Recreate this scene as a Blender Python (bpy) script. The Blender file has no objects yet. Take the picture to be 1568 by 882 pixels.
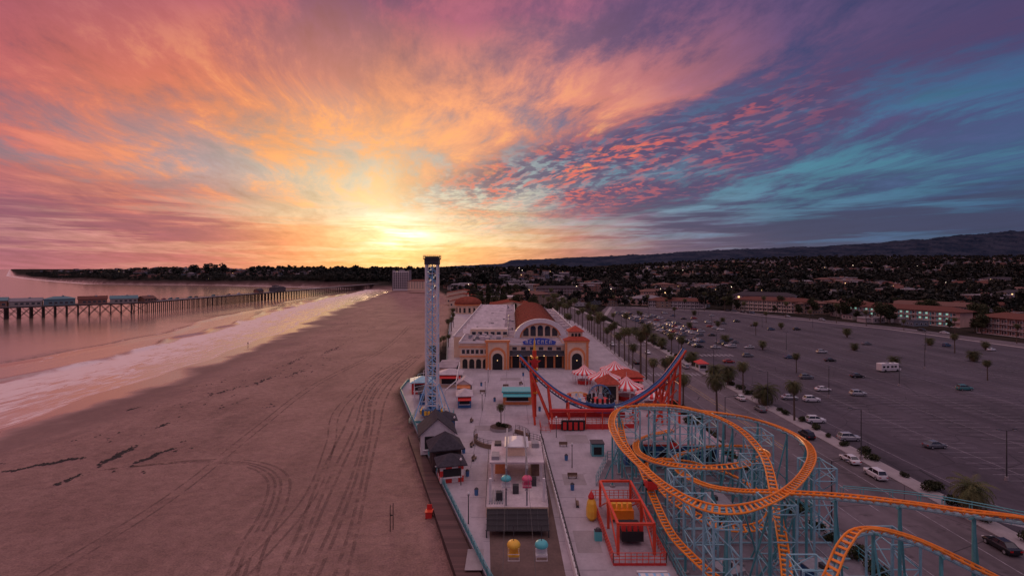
import bpy, bmesh, math, random
import numpy as np
from mathutils import Vector, Matrix
random.seed(7); rng=np.random.default_rng(7)
S=bpy.context.scene
S.view_settings.view_transform='Standard'; S.view_settings.look='None'; S.view_settings.exposure=0
R=math.radians
# ------------------------------------------------------------------ nodes
def lin(c):
    return tuple(((v/255)/12.92 if v/255<=0.04045 else ((v/255+0.055)/1.055)**2.4) for v in c)
class N:
    def __init__(s,t): s.t=t; s.n=t.nodes; s.l=t.links
    def new(s,ty,**k):
        n=s.n.new(ty)
        for a,b in k.items(): setattr(n,a,b)
        return n
    def set(s,sock,v):
        if isinstance(v,bpy.types.NodeSocket): s.l.new(v,sock)
        else:
            if sock.type=='RGBA' and len(v)==3: v=(*v,1)
            sock.default_value=v
    def m(s,op,a,b=0.0,c=None,clamp=False):
        n=s.new('ShaderNodeMath',operation=op,use_clamp=clamp)
        s.set(n.inputs[0],a); s.set(n.inputs[1],b)
        if c is not None: s.set(n.inputs[2],c)
        return n.outputs[0]
    def vm(s,op,a,b=(0,0,0)):
        n=s.new('ShaderNodeVectorMath',operation=op)
        s.set(n.inputs[0],a); s.set(n.inputs[1],b)
        return n.outputs['Value'] if op in('DOT_PRODUCT','LENGTH') else n.outputs[0]
    def mr(s,x,a,b,c=0.0,d=1.0,smooth=False):
        n=s.new('ShaderNodeMapRange')
        if smooth: n.interpolation_type='SMOOTHSTEP'
        s.set(n.inputs[0],x)
        for i,v in enumerate((a,b,c,d)): s.set(n.inputs[i+1],v)
        return n.outputs[0]
    def mix(s,f,a,b,bt='MIX'):
        n=s.new('ShaderNodeMix',data_type='RGBA',blend_type=bt)
        s.set(n.inputs['Factor'],f)
        s.set(n.inputs[6],a); s.set(n.inputs[7],b)
        return n.outputs[2]
    def ramp(s,f,stops):
        n=s.new('ShaderNodeValToRGB'); s.l.new(f,n.inputs[0]); e=n.color_ramp.elements
        while len(e)>1: e.remove(e[0])
        e[0].position=stops[0][0]; e[0].color=(*stops[0][1],1)
        for p,c in stops[1:]:
            x=e.new(p); x.color=(*c,1)
        return n.outputs[0]
    def noise(s,v,scale,detail=4,rough=.55,dist=0.0):
        n=s.new('ShaderNodeTexNoise')
        if v is not None: s.l.new(v,n.inputs['Vector'])
        n.inputs['Scale'].default_value=scale; n.inputs['Detail'].default_value=detail
        n.inputs['Roughness'].default_value=rough; n.inputs['Distortion'].default_value=dist
        return n.outputs[0]
    def comb(s,x,y,z=0.0):
        n=s.new('ShaderNodeCombineXYZ')
        for i,v in enumerate((x,y,z)): s.set(n.inputs[i],v)
        return n.outputs[0]
    def sep(s,v):
        n=s.new('ShaderNodeSeparateXYZ'); s.l.new(v,n.inputs[0]); return n.outputs
    def bump(s,h,st=.3,d=.1):
        n=s.new('ShaderNodeBump'); s.l.new(h,n.inputs['Height']); n.inputs['Strength'].default_value=st; n.inputs['Distance'].default_value=d
        return n.outputs[0]
def newmat(name):
    m=bpy.data.materials.new(name); m.use_nodes=True
    n=N(m.node_tree); b=m.node_tree.nodes['Principled BSDF']
    return m,n,b
def mat(name,col,rough=.7,var=.18,scale=1.5,bump=0.0,metal=0.0,emit=0.0,spec=.4):
    m,n,b=newmat(name)
    tc=n.new('ShaderNodeTexCoord').outputs['Object']
    f=n.noise(tc,scale,4,.6); k=n.mr(f,.3,.7,1-var,1+var)
    c=n.mix(1.0,col,n.comb(k,k,k),'MULTIPLY')
    if var>.11:
        g=n.noise(tc,scale*9,3,.6); k2=n.mr(g,.3,.7,1-var*.5,1+var*.5)
        c=n.mix(1.0,c,n.comb(k2,k2,k2),'MULTIPLY')
        if bump: n.l.new(n.bump(g,bump,.05),b.inputs['Normal'])
    n.l.new(c,b.inputs['Base Color']); b.inputs['Roughness'].default_value=rough; b.inputs['Metallic'].default_value=metal
    b.inputs['Specular IOR Level'].default_value=spec
    if emit:
        b.inputs['Emission Color'].default_value=(*col,1); b.inputs['Emission Strength'].default_value=emit
    return m
# ------------------------------------------------------------------ world sky
def build_world():
    w=bpy.data.worlds.new("World"); S.world=w; w.use_nodes=True
    try: w.cycles.sampling_method='MANUAL'; w.cycles.sample_map_resolution=512
    except Exception: pass
    n=N(w.node_tree); bg=w.node_tree.nodes['Background']
    d=n.new('ShaderNodeTexCoord').outputs['Generated']; d=n.vm('NORMALIZE',d)
    x,y,z=n.sep(d)
    az=n.m('MULTIPLY',n.m('ARCTAN2',x,y),180/math.pi); el=n.m('MULTIPLY',n.m('ARCSINE',z),180/math.pi)
    zc=n.m('ADD',n.m('MAXIMUM',z,0.0),0.07)
    ac=n.m('DIVIDE',n.vm('DOT_PRODUCT',d,(.972,.235,0)),zc); al=n.m('DIVIDE',n.vm('DOT_PRODUCT',d,(-.235,.972,0)),zc)
    P=n.comb(ac,al,0.0)
    wn=n.new('ShaderNodeTexNoise'); n.l.new(P,wn.inputs['Vector']); wn.inputs['Scale'].default_value=.8; wn.inputs['Detail'].default_value=1
    wv=n.vm('SUBTRACT',wn.outputs['Color'],(.5,.5,.5))
    Pw=n.vm('ADD',P,n.vm('MULTIPLY',wv,(.45,.9,0)))
    st1=n.noise(n.vm('MULTIPLY',Pw,(.95,.34,1)),1.0,4,.55)
    st2=n.noise(n.vm('MULTIPLY',n.vm('ADD',Pw,(7.3,2.1,0)),(3.0,1.1,1)),1.0,7,.68)
    st3=n.noise(n.vm('MULTIPLY',Pw,(11,8,1)),1.0,2,.6)
    bands=n.noise(n.comb(n.m('MULTIPLY',az,.045),n.m('MULTIPLY',el,.8),n.m('MULTIPLY',st1,.8)),1.0,5,.6)
    elw=n.m('ADD',el,n.m('MULTIPLY',n.m('SUBTRACT',st1,.5),n.mr(el,1,14,1.5,9)))
    elw=n.m('ADD',elw,n.m('MULTIPLY',n.m('SUBTRACT',st2,.5),n.mr(el,1,12,1.0,9)))
    azw=n.m('ADD',az,n.m('MULTIPLY',n.m('SUBTRACT',st1,.5),n.mr(el,0,10,3,14)))
    f=n.m('ADD',n.m('DIVIDE',azw,360.0),.5)
    A=[-44,-32,-22,-13,-4,6,16,28,44]
    cloud={0:[(178,108,120),(195,112,112),(220,135,105),(245,180,110),(225,150,110),(185,125,112),(140,108,120),(90,86,112),(68,76,105)],
    3:[(140,82,105),(180,95,102),(228,138,98),(252,212,150),(240,190,125),(195,125,112),(115,92,120),(64,70,102),(50,64,98)],
    6:[(165,92,108),(212,118,100),(240,168,115),(248,222,175),(236,192,145),(165,108,122),(88,76,112),(54,66,102),(48,66,104)],
    9:[(195,108,104),(230,148,104),(240,182,125),(240,202,150),(220,165,130),(138,90,112),(85,72,110),(66,74,112),(62,90,128)],
    13:[(205,108,98),(225,138,95),(238,162,105),(238,172,118),(236,165,122),(185,112,108),(102,72,108),(76,68,110),(66,76,118)],
    18:[(182,92,98),(215,118,94),(238,150,98),(238,156,108),(240,158,115),(232,146,118),(202,122,116),(108,76,112),(66,64,106)],
    26:[(148,80,102),(168,88,104),(180,98,106),(174,96,110),(170,96,116),(162,94,120),(134,86,120),(94,74,116),(70,66,108)]}
    gap={0:[(190,124,128),(198,126,120),(224,146,110),(250,202,135),(232,170,125),(192,140,120),(140,115,125),(90,92,118),(70,84,112)],
    3:[(180,118,125),(205,138,124),(232,168,125),(252,234,190),(248,213,160),(190,150,135),(115,120,145),(72,96,132),(54,80,115)],
    6:[(182,132,135),(200,145,132),(218,188,152),(246,236,206),(230,220,192),(155,160,168),(105,140,165),(78,122,150),(62,104,140)],
    9:[(160,125,138),(178,155,155),(208,194,172),(228,218,194),(188,196,190),(125,155,172),(98,142,168),(80,138,162),(75,130,158)],
    13:[(172,108,118),(192,138,130),(212,168,142),(216,176,150),(178,160,160),(120,125,155),(86,108,145),(70,106,146),(66,106,146)],
    18:[(150,85,105),(178,102,106),(206,130,114),(210,140,120),(182,128,128),(148,108,130),(108,84,124),(72,74,120),(56,72,118)],
    26:[(125,74,100),(136,80,106),(140,88,114),(134,86,114),(128,86,117),(120,82,117),(98,76,118),(70,66,112),(58,62,108)]}
    def grid(t):
        col=None; prev=None
        for e in sorted(t):
            row=t[e]
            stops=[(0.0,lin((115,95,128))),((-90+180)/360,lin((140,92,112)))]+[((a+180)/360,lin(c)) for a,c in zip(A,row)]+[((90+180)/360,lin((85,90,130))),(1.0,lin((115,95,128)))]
            r=n.ramp(f,stops)
            col=r if col is None else n.mix(n.mr(elw,prev,e),col,r)
            prev=e
        return n.mix(n.mr(el,27,55,smooth=True),col,lin((222,190,204)))  # overhead sky, out of view, brightened as added fill for the ground
    gc=grid(cloud); gg=grid(gap)
    fine=n.m('ADD',n.m('MULTIPLY',st1,.5),n.m('MULTIPLY',st2,.5))
    low=n.mr(el,3,8,smooth=True)
    cov=n.m('ADD',n.m('MULTIPLY',fine,low),n.m('MULTIPLY',bands,n.m('SUBTRACT',1.0,low)))
    col=n.mix(n.mr(cov,.43,.55,smooth=True),gg,gc)
    k=n.mr(st2,.3,.7,.74,1.24); col=n.mix(1.0,col,n.comb(k,k,k),'MULTIPLY')
    def gauss(q,s): return n.m('POWER',2.718,n.m('MULTIPLY',n.m('MULTIPLY',q,q),-1/(s*s)))
    lb=n.m('MULTIPLY',n.mr(bands,.46,.58,smooth=True),gauss(n.m('SUBTRACT',el,4.6),3.0))
    col=n.mix(n.m('MULTIPLY',n.m('MULTIPLY',lb,n.mr(az,-22,-32)),.6),col,lin((132,78,104)))
    col=n.mix(n.m('MULTIPLY',n.m('MULTIPLY',lb,n.mr(az,2,18)),.8),col,lin((58,62,96)))
    line=n.m('ADD',n.m('MULTIPLY',az,.20),10.0)
    dl=n.m('ADD',n.m('SUBTRACT',el,line),n.m('MULTIPLY',n.m('SUBTRACT',st1,.5),9))
    side=n.m('MULTIPLY',n.mr(az,-16,4,smooth=True),n.mr(az,60,100,1,0))
    g=n.m('MULTIPLY',gauss(dl,3.0),side)
    bank=n.m('MULTIPLY',g,n.mr(st2,.34,.56,smooth=True))
    col=n.mix(n.m('MULTIPLY',bank,.85),col,lin((80,64,104)))
    g2_=n.m('MULTIPLY',gauss(n.m('ADD',dl,1.0),3.4),side)
    mk=n.m('MULTIPLY',g2_,n.mr(st3,.44,.58,smooth=True))
    col=n.mix(n.m('MULTIPLY',n.m('MULTIPLY',mk,n.mr(az,44,20,.2,1)),.75),col,lin((86,66,104)))
    rd=n.m('MULTIPLY',n.m('MULTIPLY',g2_,n.mr(st3,.53,.42,smooth=True)),n.m('MULTIPLY',n.mr(st2,.43,.57),n.mr(az,34,10,0,1)))
    col=n.mix(n.m('MULTIPLY',rd,.95),col,lin((236,104,88)))
    gd=n.m('MULTIPLY',n.m('MULTIPLY',n.mr(st2,.52,.66,smooth=True),n.mr(el,8,13,smooth=True)),n.m('MULTIPLY',n.mr(el,24,17),n.m('MULTIPLY',n.mr(az,18,6),n.mr(az,-48,-26))))
    col=n.mix(n.m('MULTIPLY',gd,.6),col,lin((255,176,104)))
    def glow(a0,e0,sa,se,c,st):
        da=n.m('DIVIDE',n.m('SUBTRACT',az,a0),sa); de=n.m('DIVIDE',n.m('SUBTRACT',el,e0),se)
        q=n.m('POWER',2.718,n.m('MULTIPLY',n.m('ADD',n.m('MULTIPLY',da,da),n.m('MULTIPLY',de,de)),-1.0))
        q=n.m('MULTIPLY',q,st); return n.mix(1.0,n.comb(q,q,q),c,'MULTIPLY')
    brk=n.mr(bands,.40,.56,1.25,.12)
    g1=glow(-13.4,3.9,4.2,1.25,(1,.92,.76),.8); g1=n.mix(1.0,g1,n.comb(brk,brk,brk),'MULTIPLY')
    g2=glow(-13,3.2,9,2.2,(1,.68,.34),.14)
    col=n.mix(1.0,col,g1,'ADD'); col=n.mix(1.0,col,g2,'ADD')
    ns=n.new('ShaderNodeTexSky'); ns.sky_type='NISHITA'; ns.sun_disc=False; ns.sun_elevation=R(4.2); ns.sun_rotation=R(-13.6)
    nk=n.mix(1.0,ns.outputs[0],(.006,.006,.006),'MULTIPLY')
    col=n.mix(1.0,col,nk,'ADD')
    col=n.mix(n.mr(el,-.5,-3),col,lin((90,70,80)))
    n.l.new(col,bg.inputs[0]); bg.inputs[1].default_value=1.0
build_world()
sun=bpy.data.lights.new('sun','SUN'); sun.energy=.55; sun.angle=R(3); sun.color=(1,.62,.34)
so=bpy.data.objects.new('sun',sun); S.collection.objects.link(so)
sd=Vector((math.sin(R(-13.6))*math.cos(R(4.2)),math.cos(R(-13.6))*math.cos(R(4.2)),math.sin(R(4.2))))
so.rotation_euler=sd.to_track_quat('Z','Y').to_euler()
# ------------------------------------------------------------------ mesh builder
class MB:
    def __init__(s): s.v=[]; s.f=[]; s.mi=[]; s.mats=[]
    def mm(s,m):
        if m not in s.mats: s.mats.append(m)
        return s.mats.index(m)
    def add(s,vs,fs,m):
        o=len(s.v); k=s.mm(m)
        s.v.extend([tuple(p) for p in vs]); s.f.extend([tuple(i+o for i in f) for f in fs]); s.mi.extend([k]*len(fs))
    def box(s,x0,x1,y0,y1,z0,z1,m,rot=0,top=None):
        cx,cy=(x0+x1)/2,(y0+y1)/2; c,sn=math.cos(rot),math.sin(rot)
        P=[(x0,y0),(x1,y0),(x1,y1),(x0,y1)]
        P=[(cx+(a-cx)*c-(b-cy)*sn,cy+(a-cx)*sn+(b-cy)*c) for a,b in P]
        vs=[(a,b,z0) for a,b in P]+[(a,b,z1) for a,b in P]
        s.add(vs,[(0,1,5,4),(1,2,6,5),(2,3,7,6),(3,0,4,7),(3,2,1,0)],m); s.add(vs[4:],[(0,1,2,3)],top or m)
    def prism(s,poly,z0,z1,m,top=None):
        n=len(poly); vs=[(a,b,z0) for a,b in poly]+[(a,b,z1) for a,b in poly]
        s.add(vs,[(i,(i+1)%n,(i+1)%n+n,i+n) for i in range(n)]+[tuple(range(n))[::-1]],m); s.add(vs[n:],[tuple(range(n))],top or m)
    def pxz(s,poly,y0,y1,m,cap=None):
        n=len(poly); vs=[(a,y0,b) for a,b in poly]+[(a,y1,b) for a,b in poly]
        s.add(vs,[(i,i+n,(i+1)%n+n,(i+1)%n) for i in range(n)],m); s.add(vs,[tuple(range(n)),tuple(range(n,2*n))[::-1]],cap or m)
    def pyz(s,poly,x0,x1,m,cap=None):
        n=len(poly); vs=[(x0,a,b) for a,b in poly]+[(x1,a,b) for a,b in poly]
        s.add(vs,[(i,i+n,(i+1)%n+n,(i+1)%n) for i in range(n)],m); s.add(vs,[tuple(range(n)),tuple(range(n,2*n))[::-1]],cap or m)
    def cyl(s,x,y,z0,z1,r0,r1,m,n=12,top=None):
        vs=[(x+r0*math.cos(i*2*math.pi/n),y+r0*math.sin(i*2*math.pi/n),z0) for i in range(n)]+[(x+r1*math.cos(i*2*math.pi/n),y+r1*math.sin(i*2*math.pi/n),z1) for i in range(n)]
        s.add(vs,[(i,(i+1)%n,(i+1)%n+n,i+n) for i in range(n)],m); s.add(vs[n:],[tuple(range(n))],top or m)
    def tube(s,p,q,r,m,n=5,r2=None):
        p=Vector(p);q=Vector(q);d=(q-p)
        if d.length<1e-6:return
        d.normalize(); u=d.orthogonal().normalized(); w=d.cross(u); r2=r if r2 is None else r2
        vs=[p+(u*math.cos(i*2*math.pi/n)+w*math.sin(i*2*math.pi/n))*r for i in range(n)]+[q+(u*math.cos(i*2*math.pi/n)+w*math.sin(i*2*math.pi/n))*r2 for i in range(n)]
        s.add(vs,[(i,(i+1)%n,(i+1)%n+n,i+n) for i in range(n)]+[tuple(range(n))[::-1],tuple(range(n,2*n))],m)
    def sweep(s,pts,r,m,n=6):
        pts=[Vector(p) for p in pts]; vs=[]
        for i,p in enumerate(pts):
            d=(pts[min(i+1,len(pts)-1)]-pts[max(i-1,0)]).normalized()
            u=d.cross(Vector((0,0,1)))
            u=u.normalized() if u.length>1e-3 else Vector((1,0,0)); w=u.cross(d)
            vs+=[p+(u*math.cos(k*2*math.pi/n)+w*math.sin(k*2*math.pi/n))*r for k in range(n)]
        fs=[(i*n+k,i*n+(k+1)%n,(i+1)*n+(k+1)%n,(i+1)*n+k) for i in range(len(pts)-1) for k in range(n)]
        s.add(vs,fs,m)
    def hip(s,x0,x1,y0,y1,z0,h,m,ov=.5,ridge=.5):
        x0-=ov;x1+=ov;y0-=ov;y1+=ov; w=x1-x0;d=y1-y0; t=.18
        if w>=d: a=min(d/2,w/2); A=(x0+a,(y0+y1)/2);B=(x1-a,(y0+y1)/2)
        else: a=w/2; A=((x0+x1)/2,y0+a);B=((x0+x1)/2,y1-a)
        b=[(x0,y0),(x1,y0),(x1,y1),(x0,y1)]
        vs=[(p[0],p[1],z0) for p in b]+[(p[0],p[1],z0+t) for p in b]+[(A[0],A[1],z0+h),(B[0],B[1],z0+h)]
        fs=[(3,2,1,0)]+[(i,(i+1)%4,(i+1)%4+4,i+4) for i in range(4)]
        if w>=d: fs+=[(4,5,9,8),(5,6,9),(6,7,8,9),(7,4,8)]
        else: fs+=[(4,5,8),(5,6,9,8),(6,7,9),(7,4,8,9)]
        s.add(vs,fs,m)
    def gable(s,x0,x1,y0,y1,z0,h,m,wall,axis='y',ov=.5):
        t=.18
        if axis=='y':
            c=(x0+x1)/2
            s.pxz([(x0,z0),(x1,z0),(c,z0+h)],y0,y1,wall)
            k=h/((x1-x0)/2)*ov
            s.pxz([(x0-ov,z0-k+.02),(x0-ov,z0-k+t),(c,z0+h+t),(x1+ov,z0-k+t),(x1+ov,z0-k+.02),(c,z0+h+.02)],y0-ov,y1+ov,m)
        else:
            c=(y0+y1)/2
            s.pyz([(y0,z0),(y1,z0),(c,z0+h)],x0,x1,wall)
            k=h/((y1-y0)/2)*ov
            s.pyz([(y0-ov,z0-k+.02),(y0-ov,z0-k+t),(c,z0+h+t),(y1+ov,z0-k+t),(y1+ov,z0-k+.02),(c,z0+h+.02)],x0-ov,x1+ov,m)
    def winY(s,x,y,z,w,h,gl,fr,out=-1):
        a,b=sorted((y,y+out*.04)); s.box(x-w/2,x+w/2,a,b,z,z+h,gl)
        a,b=sorted((y,y+out*.09))
        s.box(x-w/2-.12,x-w/2,a,b,z-.12,z+h+.12,fr); s.box(x+w/2,x+w/2+.12,a,b,z-.12,z+h+.12,fr)
        s.box(x-w/2,x+w/2,a,b,z+h,z+h+.12,fr); s.box(x-w/2,x+w/2,a,b,z-.12,z,fr)
    def winX(s,x,y,z,w,h,gl,fr,out=-1):
        a,b=sorted((x,x+out*.04)); s.box(a,b,y-w/2,y+w/2,z,z+h,gl)
        a,b=sorted((x,x+out*.09))
        s.box(a,b,y-w/2-.12,y-w/2,z-.12,z+h+.12,fr); s.box(a,b,y+w/2,y+w/2+.12,z-.12,z+h+.12,fr)
        s.box(a,b,y-w/2,y+w/2,z+h,z+h+.12,fr)
    def mesh(s,name):
        me=bpy.data.meshes.new(name); me.from_pydata(s.v,[],s.f)
        for m in s.mats: me.materials.append(m)
        me.polygons.foreach_set('material_index',s.mi); me.update(); return me
    def build(s,name,loc=(0,0,0),parent=None,rot=0,smooth=False):
        me=s.mesh(name); o=bpy.data.objects.new(name,me); S.collection.objects.link(o); o.location=loc; o.rotation_euler=(0,0,rot)
        if smooth: me.shade_smooth()
        if parent: o.parent=parent
        return o
def inst(name,me,loc,rot=0,sc=1.0):
    o=bpy.data.objects.new(name,me); S.collection.objects.link(o); o.location=loc; o.rotation_euler=(0,0,rot)
    o.scale=(sc,sc,sc) if not isinstance(sc,tuple) else sc
    return o
def empty(name,loc=(0,0,0)):
    o=bpy.data.objects.new(name,None); S.collection.objects.link(o); o.location=loc; return o
def fence(mb,pts,z,h,m,gap=2.0,rails=3,r=.05):
    for a,b in zip(pts[:-1],pts[1:]):
        L=math.dist(a,b); k=max(1,int(L/gap))
        for i in range(k+1):
            t=i/k; x=a[0]+(b[0]-a[0])*t; y=a[1]+(b[1]-a[1])*t
            mb.tube((x,y,z),(x,y,z+h),r,m,4)
        for j in range(rails):
            zz=z+h*(j+1)/rails; mb.tube((a[0],a[1],zz),(b[0],b[1],zz),r*.8,m,4)
# ------------------------------------------------------------------ materials
M={}
def defm(k,col,**kw): M[k]=mat(k,col,**kw)
def concm():
    m,n,b=newmat('concrete'); tc=n.new('ShaderNodeTexCoord').outputs['Object']
    f=n.noise(tc,.12,5,.6); g=n.noise(tc,1.3,4,.7); st=n.noise(n.vm('MULTIPLY',tc,(.9,.12,1)),1.0,4,.6)
    k=n.m('ADD',n.mr(f,.3,.7,.80,1.12),n.m('ADD',n.mr(g,.3,.7,-.08,.08),n.mr(st,.3,.7,-.08,.08)))
    c=n.mix(1.0,(.45,.40,.42),n.comb(k,k,k),'MULTIPLY')
    sp=n.mr(n.noise(tc,.5,4,.75),.60,.72); c=n.mix(n.m('MULTIPLY',sp,.5),c,(.20,.17,.18))
    n.l.new(c,b.inputs['Base Color']); b.inputs['Roughness'].default_value=.75; b.inputs['Specular IOR Level'].default_value=.35; return m
M['concrete']=concm()
defm('concrete_dark',(.20,.18,.20),rough=.8,var=.25,scale=.3)
defm('sidewalk',(.33,.29,.29),rough=.8,var=.14,scale=.4)
defm('line_white',(.30,.28,.30),rough=.75,var=.45,scale=.9)
defm('line_yellow',(.5,.34,.08),rough=.6,var=.3)
defm('white',(.75,.72,.70),rough=.5,var=.08)
defm('cream',(.76,.57,.40),rough=.7,var=.12,scale=.5)
defm('orange_trim',(.75,.27,.10),rough=.6,var=.12)
defm('stucco_pink',(.60,.38,.30),rough=.8,var=.12,scale=.5)
defm('roof_grey',(.36,.30,.32),rough=.9,var=.3,scale=.25,spec=.1)
defm('roof_light',(.58,.50,.50),rough=.8,var=.2,scale=.3,spec=.2)
defm('roof_brown',(.26,.075,.05),rough=1,var=.25,scale=.5,spec=.0)
defm('roof_dark',(.055,.05,.06),rough=.85,var=.3,spec=.2)
defm('tile_red',(.42,.08,.05),rough=.8,var=.25,spec=.1)
defm('red',(.62,.035,.03),rough=.4,var=.1)
defm('red_steel',(.70,.07,.03),rough=.35,var=.14,scale=.8)
defm('teal_steel',(.10,.36,.38),rough=.4,var=.16,scale=.8)
defm('teal_pale',(.28,.54,.60),rough=.4,var=.16,scale=.8)
defm('tower_blue',(.30,.60,.85),rough=.4,var=.1)
defm('blue_steel',(.05,.16,.36),rough=.4,var=.12)
defm('orange_steel',(.92,.28,.025),rough=.35,var=.12,scale=.8)
defm('yellow',(.85,.48,.05),rough=.4,var=.08)
defm('pink',(.75,.12,.22),rough=.4,var=.08)
defm('turquoise',(.10,.50,.50),rough=.4,var=.08)
defm('black',(.018,.018,.02),rough=.6,var=.2)
defm('dark_metal',(.05,.05,.055),rough=.5,var=.2)
defm('grey_metal',(.30,.30,.32),rough=.45,var=.15)
defm('wood_dark',(.07,.045,.04),rough=.8,var=.3,scale=.6)
defm('wood',(.20,.13,.09),rough=.8,var=.3,scale=.6)
defm('bark',(.11,.08,.06),rough=.9,var=.3,bump=.4)
defm('kelp',(.022,.015,.014),rough=.7,var=.3)
defm('soil',(.09,.055,.045),rough=.9,var=.3)
defm('brown_floor',(.13,.085,.07),rough=.8,var=.25,scale=.3)
defm('sign_blue',(.05,.10,.45),rough=.4)
defm('lit_warm',(1,.62,.28),emit=1.8); defm('lit_green',(.5,1,.8),emit=.35); defm('lit_lamp',(1,.82,.6),emit=6)
defm('tire',(.015,.015,.015),rough=.8); defm('lamp_red',(.5,.01,.01),rough=.3)
def glassm():
    m,n,b=newmat('glass'); b.inputs['Base Color'].default_value=(.02,.025,.035,1); b.inputs['Roughness'].default_value=.08
    b.inputs['Specular IOR Level'].default_value=.8; return m
M['glass']=glassm()
def plank(name,c1,c2,w,axis=1):
    m,n,b=newmat(name); tc=n.new('ShaderNodeTexCoord').outputs['Object']; s=n.sep(tc)
    q=n.m('DIVIDE',s[axis],w); fr=n.m('FRACT',q); fl=n.m('FLOOR',q)
    wn=n.new('ShaderNodeTexWhiteNoise'); wn.noise_dimensions='1D'; n.l.new(fl,wn.inputs['W'])
    c=n.mix(wn.outputs[0],c1,c2); c=n.mix(n.mr(fr,.06,.0),c,(.01,.008,.008))
    n.l.new(c,b.inputs['Base Color']); b.inputs['Roughness'].default_value=.75; return m
M['planks']=plank('planks',(.08,.04,.036),(.14,.072,.064),.5)
def stripem():
    m,n,b=newmat('red_white_stripes'); tc=n.new('ShaderNodeTexCoord').outputs['Object']; s=n.sep(tc)
    a=n.m('ARCTAN2',s[1],s[0]); q=n.m('FRACT',n.m('MULTIPLY',a,8/math.pi)); c=n.mix(n.m('GREATER_THAN',q,.5),(.75,.05,.05),(.8,.75,.72))
    n.l.new(c,b.inputs['Base Color']); b.inputs['Roughness'].default_value=.6; return m
M['stripe']=stripem()
def checkm():
    m,n,b=newmat('red_white_check'); tc=n.new('ShaderNodeTexCoord').outputs['Object']
    c=n.new('ShaderNodeTexChecker'); n.l.new(n.vm('ADD',tc,(.013,.017,.011)),c.inputs[0]); c.inputs['Scale'].default_value=.9
    c.inputs[1].default_value=(.7,.04,.03,1); c.inputs[2].default_value=(.8,.75,.7,1); n.l.new(c.outputs[0],b.inputs['Base Color']); return m
M['check']=checkm()
def leafm(name,c1,c2,sc=.5):
    m,n,b=newmat(name); tc=n.new('ShaderNodeTexCoord').outputs['Object']
    f=n.noise(tc,sc,3); g=n.new('ShaderNodeObjectInfo').outputs['Random']
    c=n.mix(n.mr(f,.35,.65),c1,c2); k=n.mr(g,0,1,.7,1.3); c=n.mix(1.0,c,n.comb(k,k,k),'MULTIPLY')
    n.l.new(c,b.inputs['Base Color']); b.inputs['Roughness'].default_value=.7; b.inputs['Specular IOR Level'].default_value=.15; return m
M['leaf']=leafm('leaf',(.030,.040,.020),(.070,.070,.032)); M['leaf_far']=leafm('leaf_far',(.022,.028,.024),(.052,.048,.036),.08)
M['frond']=leafm('frond',(.06,.075,.03),(.13,.12,.05)); M['frond_dry']=leafm('frond_dry',(.16,.10,.05),(.22,.15,.08))
def asphalt(name,c,):
    m,n,b=newmat(name); tc=n.new('ShaderNodeTexCoord').outputs['Object']
    f=n.noise(tc,.035,5,.6); g=n.noise(tc,.6,4,.65); h=n.noise(tc,14,2)
    st=n.noise(n.vm('MULTIPLY',tc,(.25,.02,1)),1.0,3)
    k=n.m('ADD',n.mr(f,.3,.7,.68,1.25),n.m('ADD',n.mr(g,.3,.7,-.14,.14),n.mr(st,.3,.7,-.2,.2)))
    col=n.mix(1.0,c,n.comb(k,k,k),'MULTIPLY')
    oil=n.mr(n.noise(tc,.28,3,.7),.60,.72); col=n.mix(n.m('MULTIPLY',oil,.5),col,(.02,.018,.02))
    v=n.new('ShaderNodeTexVoronoi'); v.feature='DISTANCE_TO_EDGE'; n.l.new(tc,v.inputs['Vector']); v.inputs['Scale'].default_value=.07
    col=n.mix(n.mr(v.outputs['Distance'],.006,.0),col,(.015,.014,.016))
    n.l.new(col,b.inputs['Base Color']); b.inputs['Roughness'].default_value=.8; b.inputs['Specular IOR Level'].default_value=.3; n.l.new(n.bump(h,.15,.02),b.inputs['Normal']); return m
M['asphalt']=asphalt('asphalt',(.078,.064,.078)); M['road']=asphalt('road_asphalt',(.14,.115,.125))
# ------------------------------------------------------------------ terrain
def sm(a,b,x):
    t=np.clip((np.asarray(x,float)-a)/(b-a),0,1); return t*t*(3-2*t)
SY=[-500,0,100,134,161,201,242,292,402,585,868,1000,1150,1300,1400,1900,3000,20000,60000]
SX=[-150,-133,-131,-131,-131,-130,-137,-144,-158,-193,-221,-235,-420,-700,-1100,-1700,-2860,-19200,-57600]
def shoreX(Y):
    Y=np.asarray(Y,float)
    return np.interp(Y,SY,SX)+(1.6*np.sin(Y/17.)+1.2*np.sin(Y/7.3+1)+2.2*np.sin(Y/41.))*(1-sm(600,1000,Y))
def bwX(Y): return np.interp(Y,[-100,64.7,91,120,162,281,447,700,1000],[ 6,-3.2,-11.9,-21.6,-34.8,-35,-52,-80,-150])
def hland(X,Y):
    X=np.asarray(X,float);Y=np.asarray(Y,float)
    h=52*sm(550,2600,Y)*sm(-100,1500,X)+10*sm(600,1600,Y)+3*sm(350,600,X)*sm(150,400,Y)+60*sm(1800,4200,Y)*sm(200,2600,X)
    h=h+ (3.5*np.sin(X/170.+1)*np.sin(Y/210.)+4*np.sin(X/310.)*np.sin(Y/130.+2))*sm(600,1300,Y)
    h=h+ (16+4*np.sin(X/260.)+3*np.sin(X/90.+1))*sm(20,330,X-shoreX(Y))*sm(1040,1300,Y)*sm(600,-100,X)
    return h
def gz(X,Y):
    X=np.asarray(X,float);Y=np.asarray(Y,float)
    off=X-shoreX(Y)
    sand=np.where(off<0,-2.25+off*.045,-2.25+ .85*sm(0,38,off))
    sand=np.maximum(sand,-7)
    t=sm(-3,1,X-bwX(Y)); t=np.where(Y>1020,sm(5,26,off),t)
    return sand*(1-t)+(hland(X,Y)-.12)*t, t, off
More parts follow.
